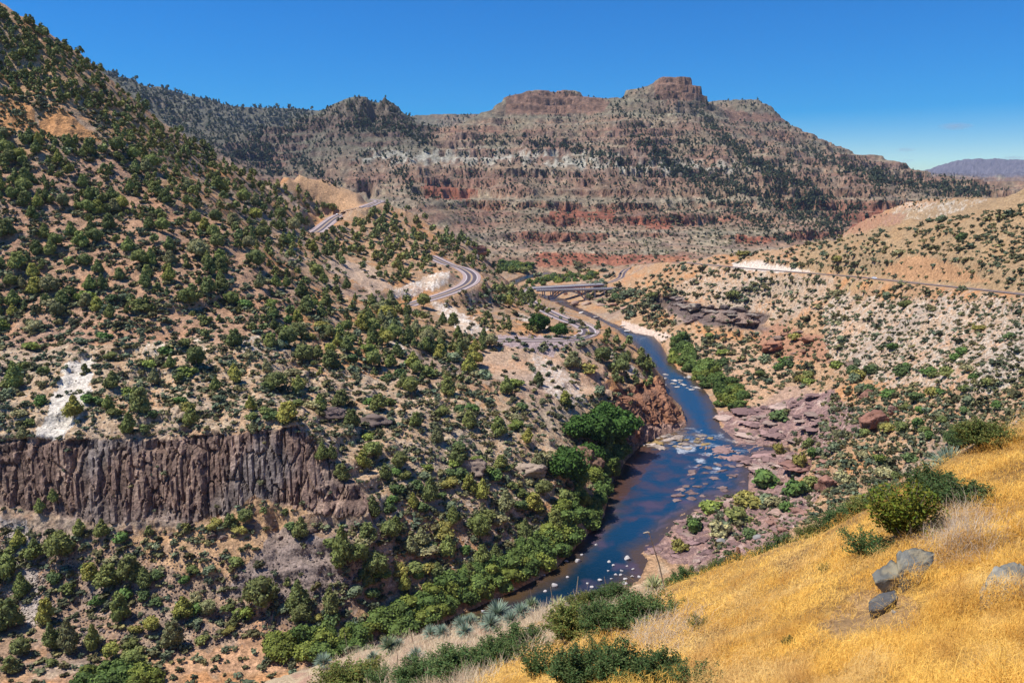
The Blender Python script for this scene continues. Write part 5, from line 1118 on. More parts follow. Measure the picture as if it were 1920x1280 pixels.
# ------------------------------------------------------------------ rocks
CS8, CF8 = cubesphere(9)
CS16, CF16 = cubesphere(16)
def rock_arr(seed, dims, col, planes=9, n=9, rough=0.05, var=0.25, layers=0):
    g = np.random.default_rng(seed); S_, F_ = {16: (CS16, CF16), 9: (CS8, CF8), 4: (CS4, CF4)}.get(n, (CS2, CF2))
    p = S_.copy()
    for _ in range(planes):
        nn = g.normal(size=3) * (1, 1, 1.3); nn /= np.linalg.norm(nn); d = g.uniform(0.38, 0.8); k = np.maximum(0, p @ nn - d); p = p - k[:, None] * nn * 0.98
    if layers == 2.0:
        r_ = np.hypot(p[:, 0], p[:, 1]) + 1e-6; k_ = 1 + 0.75 * fbm(p[:, 0] / r_ * 1.7 + seed, p[:, 1] / r_ * 1.7 + seed * 0.37, 3, seed % 91, 0.7); p[:, 0] *= k_ * (0.7 + 0.6 * ((seed * 0.618) % 1)); p[:, 1] *= k_
    if layers:
        li = np.floor(p[:, 2] * layers + 0.6 * noise2(p[:, 0] * 1.5 + seed, p[:, 1] * 1.5, 3)); hk = np.abs(np.sin(li * 12.9898 + seed) * 43758.5453) % 1; p[:, :2] *= (0.86 + 0.28 * hk)[:, None]
        b1, b2, bid = cell2(p[:, 0] * 2.6 + seed, p[:, 1] * 2.6 + li * 3.7, seed % 50); p[:, :2] *= (1 + 0.20 * (bid - 0.5) - 0.16 * (1 - sst(0, 0.18, b2 - b1)))[:, None]; p[:, 2] += 0.10 * (bid - 0.5) * (p[:, 2] > 0)
    q = fbm(p[:, 0] * 2.3 + seed, p[:, 1] * 2.3 + p[:, 2] * 1.7, 5, seed % 97, 0.65); p = p * (1 + rough * 2 * q)[:, None]
    c = np.array(col)[None, :] * (1 + var * 2 * fbm(p[:, 0] * 3 + 5, p[:, 1] * 3 + p[:, 2] * 2, 4, (seed + 3) % 97))[:, None]
    if layers: c = c * (0.75 + 0.5 * hk)[:, None]
    return p * np.array(dims) / 2, F_, np.clip(c, 0.01, 0.9)
def rock_at(name, u, v, wpx, hpx, col, label, seed, group=None, rz=None, tilt=(0, 0), lift=0.0, dfac=0.8, sink=0.25, cat='rock', z0=None, n=9, rough=0.05, layers=0):
    p = hit(u, v) if z0 is None else PZ(u, v, z0)
    if p is None: return None
    D_ = math.hypot(p[1], p[2] - CAMZ); w_ = wpx / FPX * D_; h_ = hpx / FPX * D_
    arr = rock_arr(seed, (w_, w_ * dfac, h_), col, n=n, rough=rough, layers=layers); me = np_mesh(name, *arr); o = add(name, me, M_rock)
    o.location = (p[0], p[1], p[2] + h_ * (0.5 - sink) + lift); o.rotation_euler = (tilt[0], tilt[1], random.uniform(-0.4, 0.4) if rz is None else rz)
    set_props(o, label, cat, group); return o
def rock_shape(name, u, v, wpx, outline, thick, label, seed, rot, lift, col, alt):
    """a broken slab: an outlined plate with thickness, chipped edges and a rough top"""
    p = hit(u, v); D_ = math.hypot(p[1], p[2] - CAMZ); s = wpx / FPX * D_; P_ = np.array(outline, float) * s; c = P_.mean(0)
    n_ = len(P_); rings = [(1.0, 0.0), (1.03, -0.35), (0.97, -0.7), (0.86, -1.0)]; top = [1.0, 0.93, 0.72, 0.45, 0.18]
    m = 6; th = thick * s; g = np.random.default_rng(seed)
    pts = np.concatenate([P_[i] + (P_[(i + 1) % n_] - P_[i]) * (k / m) for i in range(n_) for k in range(m)]).reshape(-1, 2); N_ = len(pts)
    pts = pts + g.normal(size=pts.shape) * 0.012 * s
    V_ = []; 
    for q in top[::-1]:
        r = c + (pts - c) * q; z = 0.10 * th * (1 - q) * 2 + 0.45 * th * fbm(r[:, 0] / s * 5, r[:, 1] / s * 9, 4, seed); z = z * (0.4 if q == 1 else 1); V_.append(np.column_stack([r, z]))
    for q, d in rings[1:]:
        r = c + (pts - c) * (q + 0.04 * g.normal(size=(N_, 1))); V_.append(np.column_stack([r, d * th * (1 + 0.25 * g.normal(size=N_) * 0.5)]))
    V_ = np.concatenate(V_); R_ = len(top) + len(rings) - 1; i = (np.arange(R_ - 1)[:, None] * N_ + np.arange(N_)[None, :]); j = (np.arange(R_ - 1)[:, None] * N_ + (np.arange(N_) + 1)[None, :] % N_)
    F_ = np.stack([i, i + N_, j + N_, j], -1).reshape(-1, 4)
    # close top and bottom with fans folded into quads
    ct = len(V_); V_ = np.vstack([V_, [*c, 0.22 * th], [*c, -th]]); k = np.arange(0, N_ - 1, 2)
    F_ = np.vstack([F_, np.column_stack([np.full(len(k), ct), k, k + 1, (k + 2) % N_]), np.column_stack([np.full(len(k), ct + 1), (R_ - 1) * N_ + (k + 2) % N_, (R_ - 1) * N_ + k + 1, (R_ - 1) * N_ + k])])
    q = fbm(V_[:, 0] / s * 6 + seed, V_[:, 1] / s * 7 + V_[:, 2] / s * 5, 4, seed + 2); t = sst(0.0, 0.35, q)[:, None]
    C_ = np.array(col)[None] * (1 - t) + np.array(alt)[None] * t
    me = np_mesh(name, V_, F_, C_); o = add(name, me, M_slab); o.location = (p[0], p[1], p[2] + lift); o.rotation_euler = rot; return set_props(o, label, 'rock')
M_slab = colmat('lichened_rock', 0.75, 0, 0.0, 9.0)
import bmesh
def hull_rock(name, u, v, wpx, hulls, rot, lift, col, alt, label, seed, rough=0.012):
    """angular broken rock: convex chunks hulled from their corners, creased and weathered"""
    p = hit(u, v); D_ = math.hypot(p[1], p[2] - CAMZ); s = wpx / FPX * D_; Vs = []; Fs = []; o_ = 0
    for pts in hulls:
        bm = bmesh.new(); vs = [bm.verts.new(q_) for q_ in pts]; r_ = bmesh.ops.convex_hull(bm, input=vs)
        bmesh.ops.delete(bm, geom=[e for e in r_['geom_interior'] if isinstance(e, bmesh.types.BMVert)], context='VERTS')
        bmesh.ops.subdivide_edges(bm, edges=bm.edges[:], cuts=7, use_grid_fill=True); bmesh.ops.triangulate(bm, faces=bm.faces[:]); bm.verts.index_update()
        Vs.append(np.array([q_.co[:] for q_ in bm.verts])); Fs.append(np.array([[k.index for k in f.verts] for f in bm.faces]) + o_); o_ += len(bm.verts); bm.free()
    V_ = np.concatenate(Vs); F_ = np.concatenate(Fs)
    c1, c2_, ci = cell2(V_[:, 0] * 4 + V_[:, 2] * 3 + seed, V_[:, 1] * 4 - V_[:, 2] * 5, seed)
    nq = fbm(V_[:, 0] * 9 + seed, V_[:, 1] * 9 + V_[:, 2] * 7, 4, seed); V_ = V_ + np.stack([0.4 * nq, 0.3 * nq, nq], 1) * rough * 2 + np.array([0, 0, 1.0]) * ((ci - 0.5) * 0.03 - 0.02 * (1 - sst(0, 0.1, c2_ - c1)))[:, None]
    t = sst(0.0, 0.25, fbm(V_[:, 0] * 3.5 + seed, V_[:, 1] * 3.5 + V_[:, 2] * 3, 5, seed + 4, 0.65))[:, None]; C_ = (np.array(col)[None] * (1 - t) + np.array(alt)[None] * t) * (0.75 + 0.5 * ci)[:, None]
    o = add(name, np_mesh(name, V_ * s, F_, C_), M_slab); o.location = (p[0], p[1], p[2] + lift); o.rotation_euler = rot; return set_props(o, label, 'rock')
hull_rock('rock_slab', 1704, 1104, 128, [[(-.5, 0, .0), (-.46, .16, .04), (-.12, .30, .18), (-.04, .02, .14), (-.49, .0, -.05), (-.30, -.02, -.20), (-.10, .02, -.26), (-.1, .3, -.1)],
    [(-.16, .04, .16), (-.06, .30, .27), (.22, .36, .33), (.50, .30, .27), (.43, .18, .20), (.22, .05, .08), (.02, -.10, -.12), (-.10, -.08, -.26), (-.16, -.02, -.2), (.25, .2, -.05), (.47, .27, .20)]], (R(4), 0, R(4)), 0.13, (0.150, 0.150, 0.132), (0.32, 0.28, 0.19), 'blue grey lichened rock slab jutting from the golden grass, larger of two', 31)
hull_rock('rock_slab', 1655, 1150, 58, [[(-.5, -.1, .05), (-.42, .1, .22), (.0, .3, .38), (.5, .3, .48), (.44, .0, .40), (-.1, -.15, .12), (-.4, -.12, -.28), (.0, -.1, -.40), (.4, .1, -.35), (.5, .3, 0)]], (R(0), 0, R(3)), 0.06, (0.085, 0.085, 0.085), (0.13, 0.12, 0.10), 'small dark rock slab just below the larger blue grey slab', 44)
OUT = [(1648, 795, 62, 34, (0.24, 0.12, 0.085), 'dark red outcrop standing on the lower right slope'), (1548, 915, 36, 46, (0.24, 0.125, 0.09), 'dark cleft outcrop at the back of the rock shelves'), (1382, 1045, 13, 40, (0.30, 0.15, 0.085), 'rusty upright rock pillar just beyond the golden crest'), (1625, 745, 40, 22, (0.27, 0.14, 0.10), 'small reddish outcrop on the edge of the pale slope'), (1510, 870, 90, 20, (0.26, 0.14, 0.11), 'long purple brown ledge behind the channel pool'),
       (1455, 655, 60, 24, (0.30, 0.14, 0.085), 'rusty red outcrop above the river flats'), (1520, 640, 44, 20, (0.31, 0.16, 0.10), 'rusty outcrop right of the larger red one'), (995, 885, 50, 34, (0.30, 0.23, 0.17), 'rounded layered outcrop on the slope above the bend'), (880, 880, 60, 36, (0.28, 0.21, 0.16), 'bulging outcrop left of the rounded layered one'), (1100, 870, 60, 46, (0.25, 0.15, 0.10), 'brown blocky outcrop behind the cottonwoods'), (700, 790, 90, 28, (0.16, 0.12, 0.10), 'dark ledge outcrop right of the basalt cliff'), (620, 780, 50, 24, (0.18, 0.13, 0.11), 'short dark ledge left of the longer one'), (1300, 600, 40, 16, (0.20, 0.15, 0.13), 'dark block under the undercut wall'), (895, 475, 34, 22, (0.26, 0.13, 0.09), 'dark red block on the end of the wooded spur'), (1680, 770, 30, 16, (0.28, 0.16, 0.12), 'little brown outcrop right of the dark red one')]
for i, (u, v, w_, h_, c_, lab) in enumerate(OUT):
    rock_at('outcrop', u, v, w_ * 1.15, h_ * 1.3, c_, lab, 800 + i, sink=0.42, cat='rock outcrop', rough=0.10, dfac=0.7, rz=0.2 * (i % 3 - 1), n=16, layers=3.4)
hull_rock('boulder', 1905, 1120, 125, [[(-.5, 0, -.25), (-.42, .2, .12), (-.15, .3, .42), (.2, .35, .48), (.5, .3, .35), (.5, -.1, .1), (.3, -.25, -.15), (-.05, -.28, -.2), (-.35, -.22, -.3), (.1, -.1, .22), (.4, 0, -.4), (-.3, .3, -.3)]], (0, 0, 0.1), -0.08, (0.22, 0.215, 0.185), (0.36, 0.34, 0.27), 'half buried grey boulder with pale lichen at the right edge of the grass', 52)
for i, (u, v, w_) in enumerate([(1676, 1148, 12), (1690, 1168, 8), (1520, 1192, 12), (1420, 1010, 18), (1352, 1018, 20), (1178, 1240, 10), (880, 1205, 14), (990, 1180, 12)]):
    rock_at('stone', u, v, w_, w_ * 0.7, (0.26, 0.25, 0.23), f"small grey stone, {['under the dark slab', 'by the bare soil below the slabs', 'on the bare soil left of the slabs', 'behind the crest of the golden grass', 'at the foot of the green shrubs', 'in the golden grass near the bottom', 'among the pale grass on the left', 'beside the pale green shrub band'][i]}", 50 + i, n=4, cat='stone')
# stones standing in the near river
RR = [(1084, 1052, 16), (1118, 1021, 8), (1142, 1053, 9), (1178, 1048, 17), (1040, 1098, 14), (1022, 1108, 8), (958, 1107, 16), (905, 1146, 12), (897, 1128, 14), (1001, 1080, 10), (1012, 1066, 9), (1062, 1052, 8), (1155, 1078, 8), (1165, 1070, 9), (1163, 1078, 8), (1172, 1086, 10), (1185, 1081, 9), (1187, 1067, 7), (1147, 1085, 7),
      (1125, 1088, 10), (1103, 1094, 8), (1172, 1094, 12), (1133, 1102, 9), (1200, 1082, 10), (1150, 1060, 7), (1205, 1092, 7), (1110, 1100, 9), (1020, 1078, 6), (1064, 1082, 7), (916, 1118, 8), (935, 1122, 7), (1090, 1040, 7), (1176, 1061, 6), (1140, 1070, 6)]
RR_lab = {0: 'pale boulder breaking the surface in mid river, upstream of the stone cluster', 3: 'flat grey boulder in mid river at the head of the stone cluster', 4: 'white boulder on the water edge beside the willows', 6: 'long pale rock lying on the left bank below the willows', 7: 'round pale boulder standing alone in the brown shallows', 8: 'white blocky boulder at the left bank water line'}
for i, (u, v, w_) in enumerate(RR):
    lab = RR_lab.get(i, ('white stone in the cluster across the near river' if u > 1095 else 'pale stone along the left water line of the near river'))
    rock_at('river_stone', u, v, w_, w_ * 0.65, (0.48, 0.45, 0.43), lab, 70 + i, 'pale stones in the near river', z0=0.0, n=4, sink=0.35, cat='stone')
# blocks along the upper river and the far bank under the bridge
for i, (u, v, w_, h_, c_) in enumerate([(1078, 573, 22, 12, (0.36, 0.24, 0.18)), (1100, 573, 30, 13, (0.38, 0.27, 0.20)), (1124, 576, 26, 10, (0.36, 0.25, 0.19)), (1040, 571, 20, 7, (0.34, 0.20, 0.14)), (1148, 574, 26, 8, (0.33, 0.19, 0.14)), (1060, 556, 14, 13, (0.32, 0.18, 0.13)), (1170, 580, 24, 7, (0.36, 0.23, 0.17)), (1090, 588, 12, 5, (0.5, 0.46, 0.42)), (1118, 596, 14, 5, (0.5, 0.46, 0.42)), (1168, 612, 12, 4, (0.5, 0.45, 0.4)), (1176, 622, 14, 4, (0.5, 0.46, 0.42)), (1160, 605, 9, 4, (0.5, 0.46, 0.42))]):
    rock_at('bank_rock', u, v, w_, h_, c_, f"{'reddish' if c_[0] < 0.4 else 'pale'} blocky rock " + ['at the foot of the old bridge', 'on the right bank just below the bridges', 'on the right bank, downstream of the bridge blocks', 'on the left bank under the old bridge', 'by the track right of the bridges', 'standing under the bridge arch', 'beside the beach track', 'in the upper rapids nearest the bridge', 'in the middle of the upper rapids', 'at the foot of the upper rapids', 'beside the beach at the rapids', 'in the upper rapids beside the scrub'][i], 120 + i, 'rocks along the upper river', n=4, z0=None if i in (4, 6) else 0.0, sink=0.2, cat='rock')
def shelf_rocks(poly, n, wr, hr, cols, label, seed, z0=None):
    g = np.random.default_rng(seed); u, v = uvp(poly, n * 3, g); k = 0
    for a_, b_ in zip(u, v):
        if k >= n: break
        w_ = g.uniform(*wr); c_ = np.array(cols[g.integers(0, len(cols))]) * g.uniform(0.8, 1.2)
        if rock_at('shelf_rock', a_, b_, w_, w_ * g.uniform(*hr), tuple(c_), label, 1000 + seed * 100 + k, 'flat rocks ' + label.split(' ', 3)[-1], rz=0.5 + g.uniform(-0.25, 0.25), z0=z0, n=9, sink=0.3, dfac=g.uniform(0.5, 1.1), rough=0.06, layers=2.0, cat='rock'): k += 1
def uvp(poly, n, g):
    P_ = np.array(poly, float); lo = P_.min(0); hi = P_.max(0); u = g.uniform(lo[0], hi[0], n * 3); v = g.uniform(lo[1], hi[1], n * 3); k = inpoly(u, v, P_); return u[k][:n], v[k][:n]
MV = [(0.27, 0.17, 0.15), (0.20, 0.125, 0.115), (0.36, 0.26, 0.21)]
shelf_rocks([(1195, 818), (1260, 812), (1330, 815), (1345, 835), (1280, 842), (1200, 838)], 40, (8, 34), (0.07, 0.14), [(0.27, 0.20, 0.12), (0.25, 0.17, 0.07), (0.36, 0.29, 0.24)], 'flat yellowish rock awash at the head of the rapids', 1, 0.0)
shelf_rocks([(1300, 846), (1400, 842), (1500, 852), (1500, 872), (1420, 905), (1400, 865), (1330, 868)], 26, (18, 56), (0.08, 0.16), MV, 'flat mauve rock shelf beside the rapids', 2)
shelf_rocks([(1290, 872), (1395, 868), (1398, 915), (1320, 940), (1255, 945), (1290, 900)], 46, (5, 26), (0.06, 0.12), [(0.24, 0.165, 0.145), (0.18, 0.12, 0.11)], 'flat pinkish rock just above the water below the rapids', 3, -0.05)
shelf_rocks([(1205, 1036), (1245, 1010), (1275, 975), (1330, 950), (1370, 960), (1330, 1060), (1270, 1060)], 30, (10, 44), (0.08, 0.18), MV, 'flat mauve rock on the point across the near river', 4)
shelf_rocks([(1350, 775), (1420, 768), (1540, 740), (1560, 800), (1500, 835), (1370, 836)], 40, (16, 60), (0.06, 0.13), MV, 'flat purple brown ledge on the big shelf above the rapids', 5)
shelf_rocks([(1236, 702), (1290, 700), (1325, 735), (1240, 722)], 22, (6, 14), (0.1, 0.25), [(0.42, 0.38, 0.34)], 'small pale rock in the middle riffle', 6, 0.0)
shelf_rocks([(1500, 850), (1560, 860), (1560, 930), (1500, 980), (1430, 1020), (1440, 960)], 22, (14, 40), (0.15, 0.35), [(0.27, 0.15, 0.11), (0.33, 0.22, 0.17)], 'brown ledge at the back of the shelves', 7)
shelf_rocks([(20, 975), (180, 995), (300, 985), (430, 985), (520, 960), (680, 985), (640, 1010), (300, 1010), (60, 1000)], 26, (8, 24), (0.4, 0.7), [(0.14, 0.10, 0.085), (0.20, 0.14, 0.11)], 'fallen dark basalt block under the columnar cliff', 10)
shelf_rocks([(1240, 552), (1262, 558), (1330, 574), (1400, 580), (1442, 590), (1442, 602), (1400, 594), (1330, 588), (1262, 572)], 18, (14, 34), (0.3, 0.5), [(0.26, 0.21, 0.17), (0.33, 0.28, 0.22), (0.18, 0.14, 0.12)], 'grey broken block on the lip of the undercut wall', 8)
shelf_rocks([(1440, 600), (1500, 620), (1560, 640), (1600, 690), (1540, 680), (1450, 660)], 16, (10, 30), (0.3, 0.5), [(0.30, 0.16, 0.10), (0.26, 0.18, 0.14)], 'rusty block on the slope right of the undercut wall', 9)
# loose stone on the slopes
SPR = [rock_arr(400 + i, (1, 1, 0.7), (1, 1, 1), planes=5, n=2, rough=0.08) for i in range(5)]
def scree(name, zones, label, col, var=0.4):
    us = []
    for i, (poly, sp, hr, y0, y1) in enumerate(zones):
        u, v, x, y, z = scatter(poly, sp, G, 0.1, 30, y0, y1, 0.7, 120 + i); us.append((u, v, G.uniform(hr[0], hr[1], len(u)) * G.uniform(0.5, 1, len(u)), x, y, z))
    u, v, h, x, y, z = [np.concatenate([q[i] for q in us]) for i in range(6)]; s = h / FPX * np.hypot(y, z - CAMZ); n = len(s); print(name, n)
    sc3 = s[:, None] * G.uniform(0.7, 1.3, (n, 3)); t = np.array(col)[None] * (1 + var * G.uniform(-1, 1, (n, 1)))
    o = merged(name, SPR, np.column_stack([x, y, z + 0.1 * s]), sc3, G.uniform(0, 6.28, n), t, G.integers(0, 5, n), M_stuff); set_props(o, label, 'scree', None, 'stuff')
scree('dark_rubble', [([(250, 1010), (480, 1060), (640, 1000), (700, 1080), (640, 1160), (300, 1230), (100, 1200), (60, 1050)], 6, (3, 8), 120, 230), ([(500, 1000), (560, 985), (630, 1010), (640, 1100), (560, 1130), (430, 1100)], 4.2, (2.5, 5), 120, 230)], 'dark basalt rubble strewn down the slope below the columnar cliff', (0.15, 0.115, 0.10))
scree('pale_rubble', [([(0, 970), (60, 980), (80, 1060), (110, 1160), (60, 1180), (0, 1080)], 5, (3, 7), 120, 230), ([(0, 660), (560, 660), (900, 760), (1100, 860), (1000, 1000), (700, 940), (600, 830), (0, 820)], 8.5, (3, 8), 150, 420), ([(700, 950), (1000, 980), (1050, 1040), (860, 1130), (780, 1130), (690, 1060)], 7, (3, 7), 150, 300),
      ([(1560, 560), (1920, 560), (1920, 740), (1640, 720), (1540, 650)], 6, (2.5, 6.5), 200, 640), ([(1250, 520), (1560, 520), (1600, 570), (1440, 600), (1250, 560)], 6.5, (2.5, 5), 400, 860), ([(1000, 660), (1110, 680), (1160, 760), (1020, 740)], 6.5, (2, 4.5), 250, 500), ([(1240, 620), (1560, 700), (1600, 860), (1480, 960), (1300, 1040), (1420, 900), (1400, 760)], 9, (2, 6), 150, 640),
      ([(1560, 740), (1920, 740), (1920, 790), (1640, 950), (1500, 980)], 10, (3, 8), 110, 420)], 'pale broken limestone littering the open slopes', (0.42, 0.35, 0.27))

# ------------------------------------------------------------------ foreground grass
def blades(name, pu, pv, lmin, lmax, wid, cols, label, tiltmax=1.2, curl=0.6, hover=0.0):
    x, y, z, ok = hits(pu, pv); ok &= y < 60; x, y, z = x[ok], y[ok], z[ok]; n = len(x); g = G
    d = np.hypot(y, z - CAMZ); jit = 0.02 * d; x = x + g.normal(0, 1, n) * 0.02 * d * 0.5; y = y + g.normal(0, 1, n) * 0.03 * d; z = hz(x, y) - 0.01 + (hover * g.uniform(0, 1, n) ** 1.3 * (0.35 + 1.3 * sst(-0.2, 0.3, fbm(x / 0.8, y / 0.8, 3, 305))))
    an = g.uniform(0, 6.28, n); ti = g.uniform(0.15, tiltmax, n); L_ = g.uniform(lmin, lmax, n) * (0.75 + 0.9 * sst(-0.3, 0.3, fbm(x / 0.9, y / 0.9, 2, 301)))
    dx = np.cos(an) * np.sin(ti); dy = np.sin(an) * np.sin(ti); dz = np.cos(ti)
    w_ = wid * g.uniform(0.6, 1.3, n) * np.clip(d / 14, 0.6, 2.6)
    px = -np.sin(an); py = np.cos(an)
    pts = []
    bx, by, bz = x, y, z
    ks = g.normal(0, curl, (3, n))
    V_ = []
    for k in range(3):
        ww = w_ * (1, 0.8, 0.3)[k]
        V_.append(np.stack([bx - px * ww, by - py * ww, bz], -1)); V_.append(np.stack([bx + px * ww, by + py * ww, bz], -1))
        if k < 2:
            bx = bx + dx * L_ / 2 ; by = by + dy * L_ / 2; bz = bz + dz * L_ / 2
            an2 = an + ks[k] ; dx = dx + 0.5 * np.cos(an2) * curl * 0.6 ; dy = dy + 0.5 * np.sin(an2) * curl * 0.6; dz = dz - 0.18 * curl
            nn = np.sqrt(dx * dx + dy * dy + dz * dz); dx, dy, dz = dx / nn, dy / nn, dz / nn
    V_ = np.stack(V_, 1); b0 = np.arange(n)[:, None, None] * 6; F_ = (b0 + np.array([[0, 1, 3, 2], [2, 3, 5, 4]])[None]).reshape(-1, 4)
    ca = np.array(cols[0]); cb = np.array(cols[1]); t = np.clip(g.uniform(0, 1, n) * 0.7 + 0.5 * sst(-0.25, 0.3, fbm(x / 1.1, y / 1.1, 3, 303)), 0, 1)[:, None]; c = (ca * (1 - t) + cb * t) * (1 + 0.25 * g.uniform(-1, 1, (n, 1)))
    if name == 'golden_grass':
        k_ = (sst(0.05, 0.28, fbm(x / 1.9 + 4, y / 1.9, 3, 307)) * 0.32)[:, None]; c = c * (1 - k_) + np.array((0.70, 0.56, 0.32)) * k_; k_ = (sst(0.08, 0.3, fbm(x / 1.3, y / 1.3 + 9, 3, 308)) * 0.6)[:, None]; c = c * (1 - k_) + np.array((0.42, 0.20, 0.05)) * k_
    me = np_mesh(name, V_.reshape(-1, 3), F_, np.repeat(c, 6, 0)); o = add(name, me, M_blade); return set_props(o, label, 'grass', None, 'stuff')
def uvpoints(poly, n, g):
    P_ = np.array(poly, float); lo = P_.min(0); hi = P_.max(0); u = g.uniform(lo[0], hi[0], n); v = g.uniform(lo[1], hi[1], n); k = inpoly(u, v, P_); return u[k], v[k]
GOLD = [(880, 1300), (960, 1235), (1090, 1190), (1150, 1190), (1240, 1110), (1350, 1068), (1500, 1014), (1640, 957), (1690, 927), (1750, 882), (1850, 834), (1960, 778), (2060, 740), (2060, 1420), (860, 1420)]
BARE = [(1530, 1170), (1600, 1118), (1650, 1098), (1720, 1135), (1728, 1180), (1640, 1194), (1580, 1205), (1524, 1200)]
gu, gv = uvpoints(GOLD, 620000, G); k = ~inpoly(gu + G.normal(0, 6, len(gu)), gv + G.normal(0, 4, len(gu)), np.array(BARE, float)); k &= fbm(gu / 26, gv / 16, 3, 310) > G.uniform(-0.45, 0.02, len(gu))
gu, gv = gu[k], gv[k]
blades('golden_grass', gu, gv, 0.05, 0.14, 0.0026, ((0.54, 0.27, 0.040), (0.93, 0.60, 0.14)), 'golden dry curly grass covering the near hillside', 1.75, 2.2, 0.22)
PALE_ = [(560, 1300), (640, 1240), (820, 1180), (950, 1150), (1040, 1130), (1215, 1098), (1245, 1105), (1150, 1190), (1080, 1195), (960, 1240), (880, 1300)]
pu, pv = uvpoints(PALE_, 60000, G)
blades('pale_grass', pu, pv, 0.15, 0.4, 0.003, ((0.50, 0.36, 0.24), (0.66, 0.55, 0.38)), 'pale straw coloured grass along the lip of the near slope', 1.2, 0.7, 0.1)
# bleached twigs in the grass
for zz_, (poly, n_) in enumerate([([(1740, 990), (1830, 960), (1850, 1020), (1800, 1050), (1740, 1040)], 4500), ([(1180, 1190), (1300, 1150), (1300, 1200), (1200, 1230)], 3500), ([(1020, 1150), (1130, 1120), (1130, 1150), (1040, 1170)], 3000)]):
    pu, pv = uvpoints(poly, n_, G); blades('dry_twigs', pu, pv, 0.12, 0.34, 0.0028, ((0.42, 0.30, 0.19), (0.66, 0.54, 0.40)), ['bleached grey twigs behind the rock slab', 'bleached grass patch in the middle of the golden slope', 'greyish dead grass near the lip of the slope'][zz_], 1.7, 1.3, 0.2)

# ------------------------------------------------------------------ foreground shrubs, sotols, stalks
def shrub_arr(seed, nst=34, leaves=70, col=(0.075, 0.12, 0.03), spread=0.55, lsize=0.019, up=1.0):
    g = np.random.default_rng(seed); mb = MB(); P_ = []
    for i in range(nst):
        an = g.uniform(0, 6.28); sp = spread * math.sqrt(g.uniform(0.02, 1)); h = g.uniform(0.55, 1.0) * (1 - 0.35 * sp / spread); pts = []
        for k in range(6):
            t = k / 5; pts.append((sp * math.cos(an) * t ** 1.2 + 0.03 * g.normal() * t, sp * math.sin(an) * t ** 1.2 + 0.03 * g.normal() * t, h * t - 0.03))
        mb.tube(pts, [0.008, 0.007, 0.006, 0.004, 0.003, 0.002], 3)
        q = np.array(pts)
        for k in range(leaves):
            t = g.uniform(0.22, 1.0) ** 0.7 * 5; a_ = int(min(t, 4.99)); b_ = t - a_; p = q[a_] * (1 - b_) + q[a_ + 1] * b_; P_.append(p + g.normal(size=3) * np.array([0.035, 0.035, 0.03]))
    P_ = np.array(P_); n = len(P_); nn = g.normal(size=(n, 3)) + [0, 0, 0.5]; nn /= np.linalg.norm(nn, axis=1)[:, None]; t = np.cross(nn, g.normal(size=(n, 3))); t /= np.linalg.norm(t, axis=1)[:, None]; b_ = np.cross(nn, t)
    s = lsize * g.uniform(0.6, 1.4, n)[:, None]; V_ = np.stack([P_ - t * s, P_ + b_ * s * 0.5, P_ + t * s, P_ - b_ * s * 0.5], 1).reshape(-1, 3)
    c = np.array(col)[None] * (1 + 0.35 * g.uniform(-1, 1, (n, 1))); c[:, 0] *= 1 + 0.3 * g.uniform(-1, 1, n)
    return (V_, np.arange(4 * n).reshape(n, 4), np.repeat(c, 4, 0)), mb
SHR = {}
for k, (c_, nst, lv) in {'dark': ((0.085, 0.130, 0.040), 80, 190), 'olive': ((0.150, 0.165, 0.040), 80, 190), 'bright': ((0.165, 0.185, 0.022), 64, 110), 'sparse': ((0.085, 0.135, 0.040), 30, 130)}.items():
    L_ = []
    for i in range(2):
        arr, mb = shrub_arr(500 + i + 7 * len(k), nst, lv, c_, 0.36 if k == 'bright' else 0.5); me = np_mesh('foliage', *arr); me.materials.append(M_leaf); ms = mb.mesh('stems'); ms.materials.append(M_bark); L_.append((me, ms))
    SHR[k] = L_
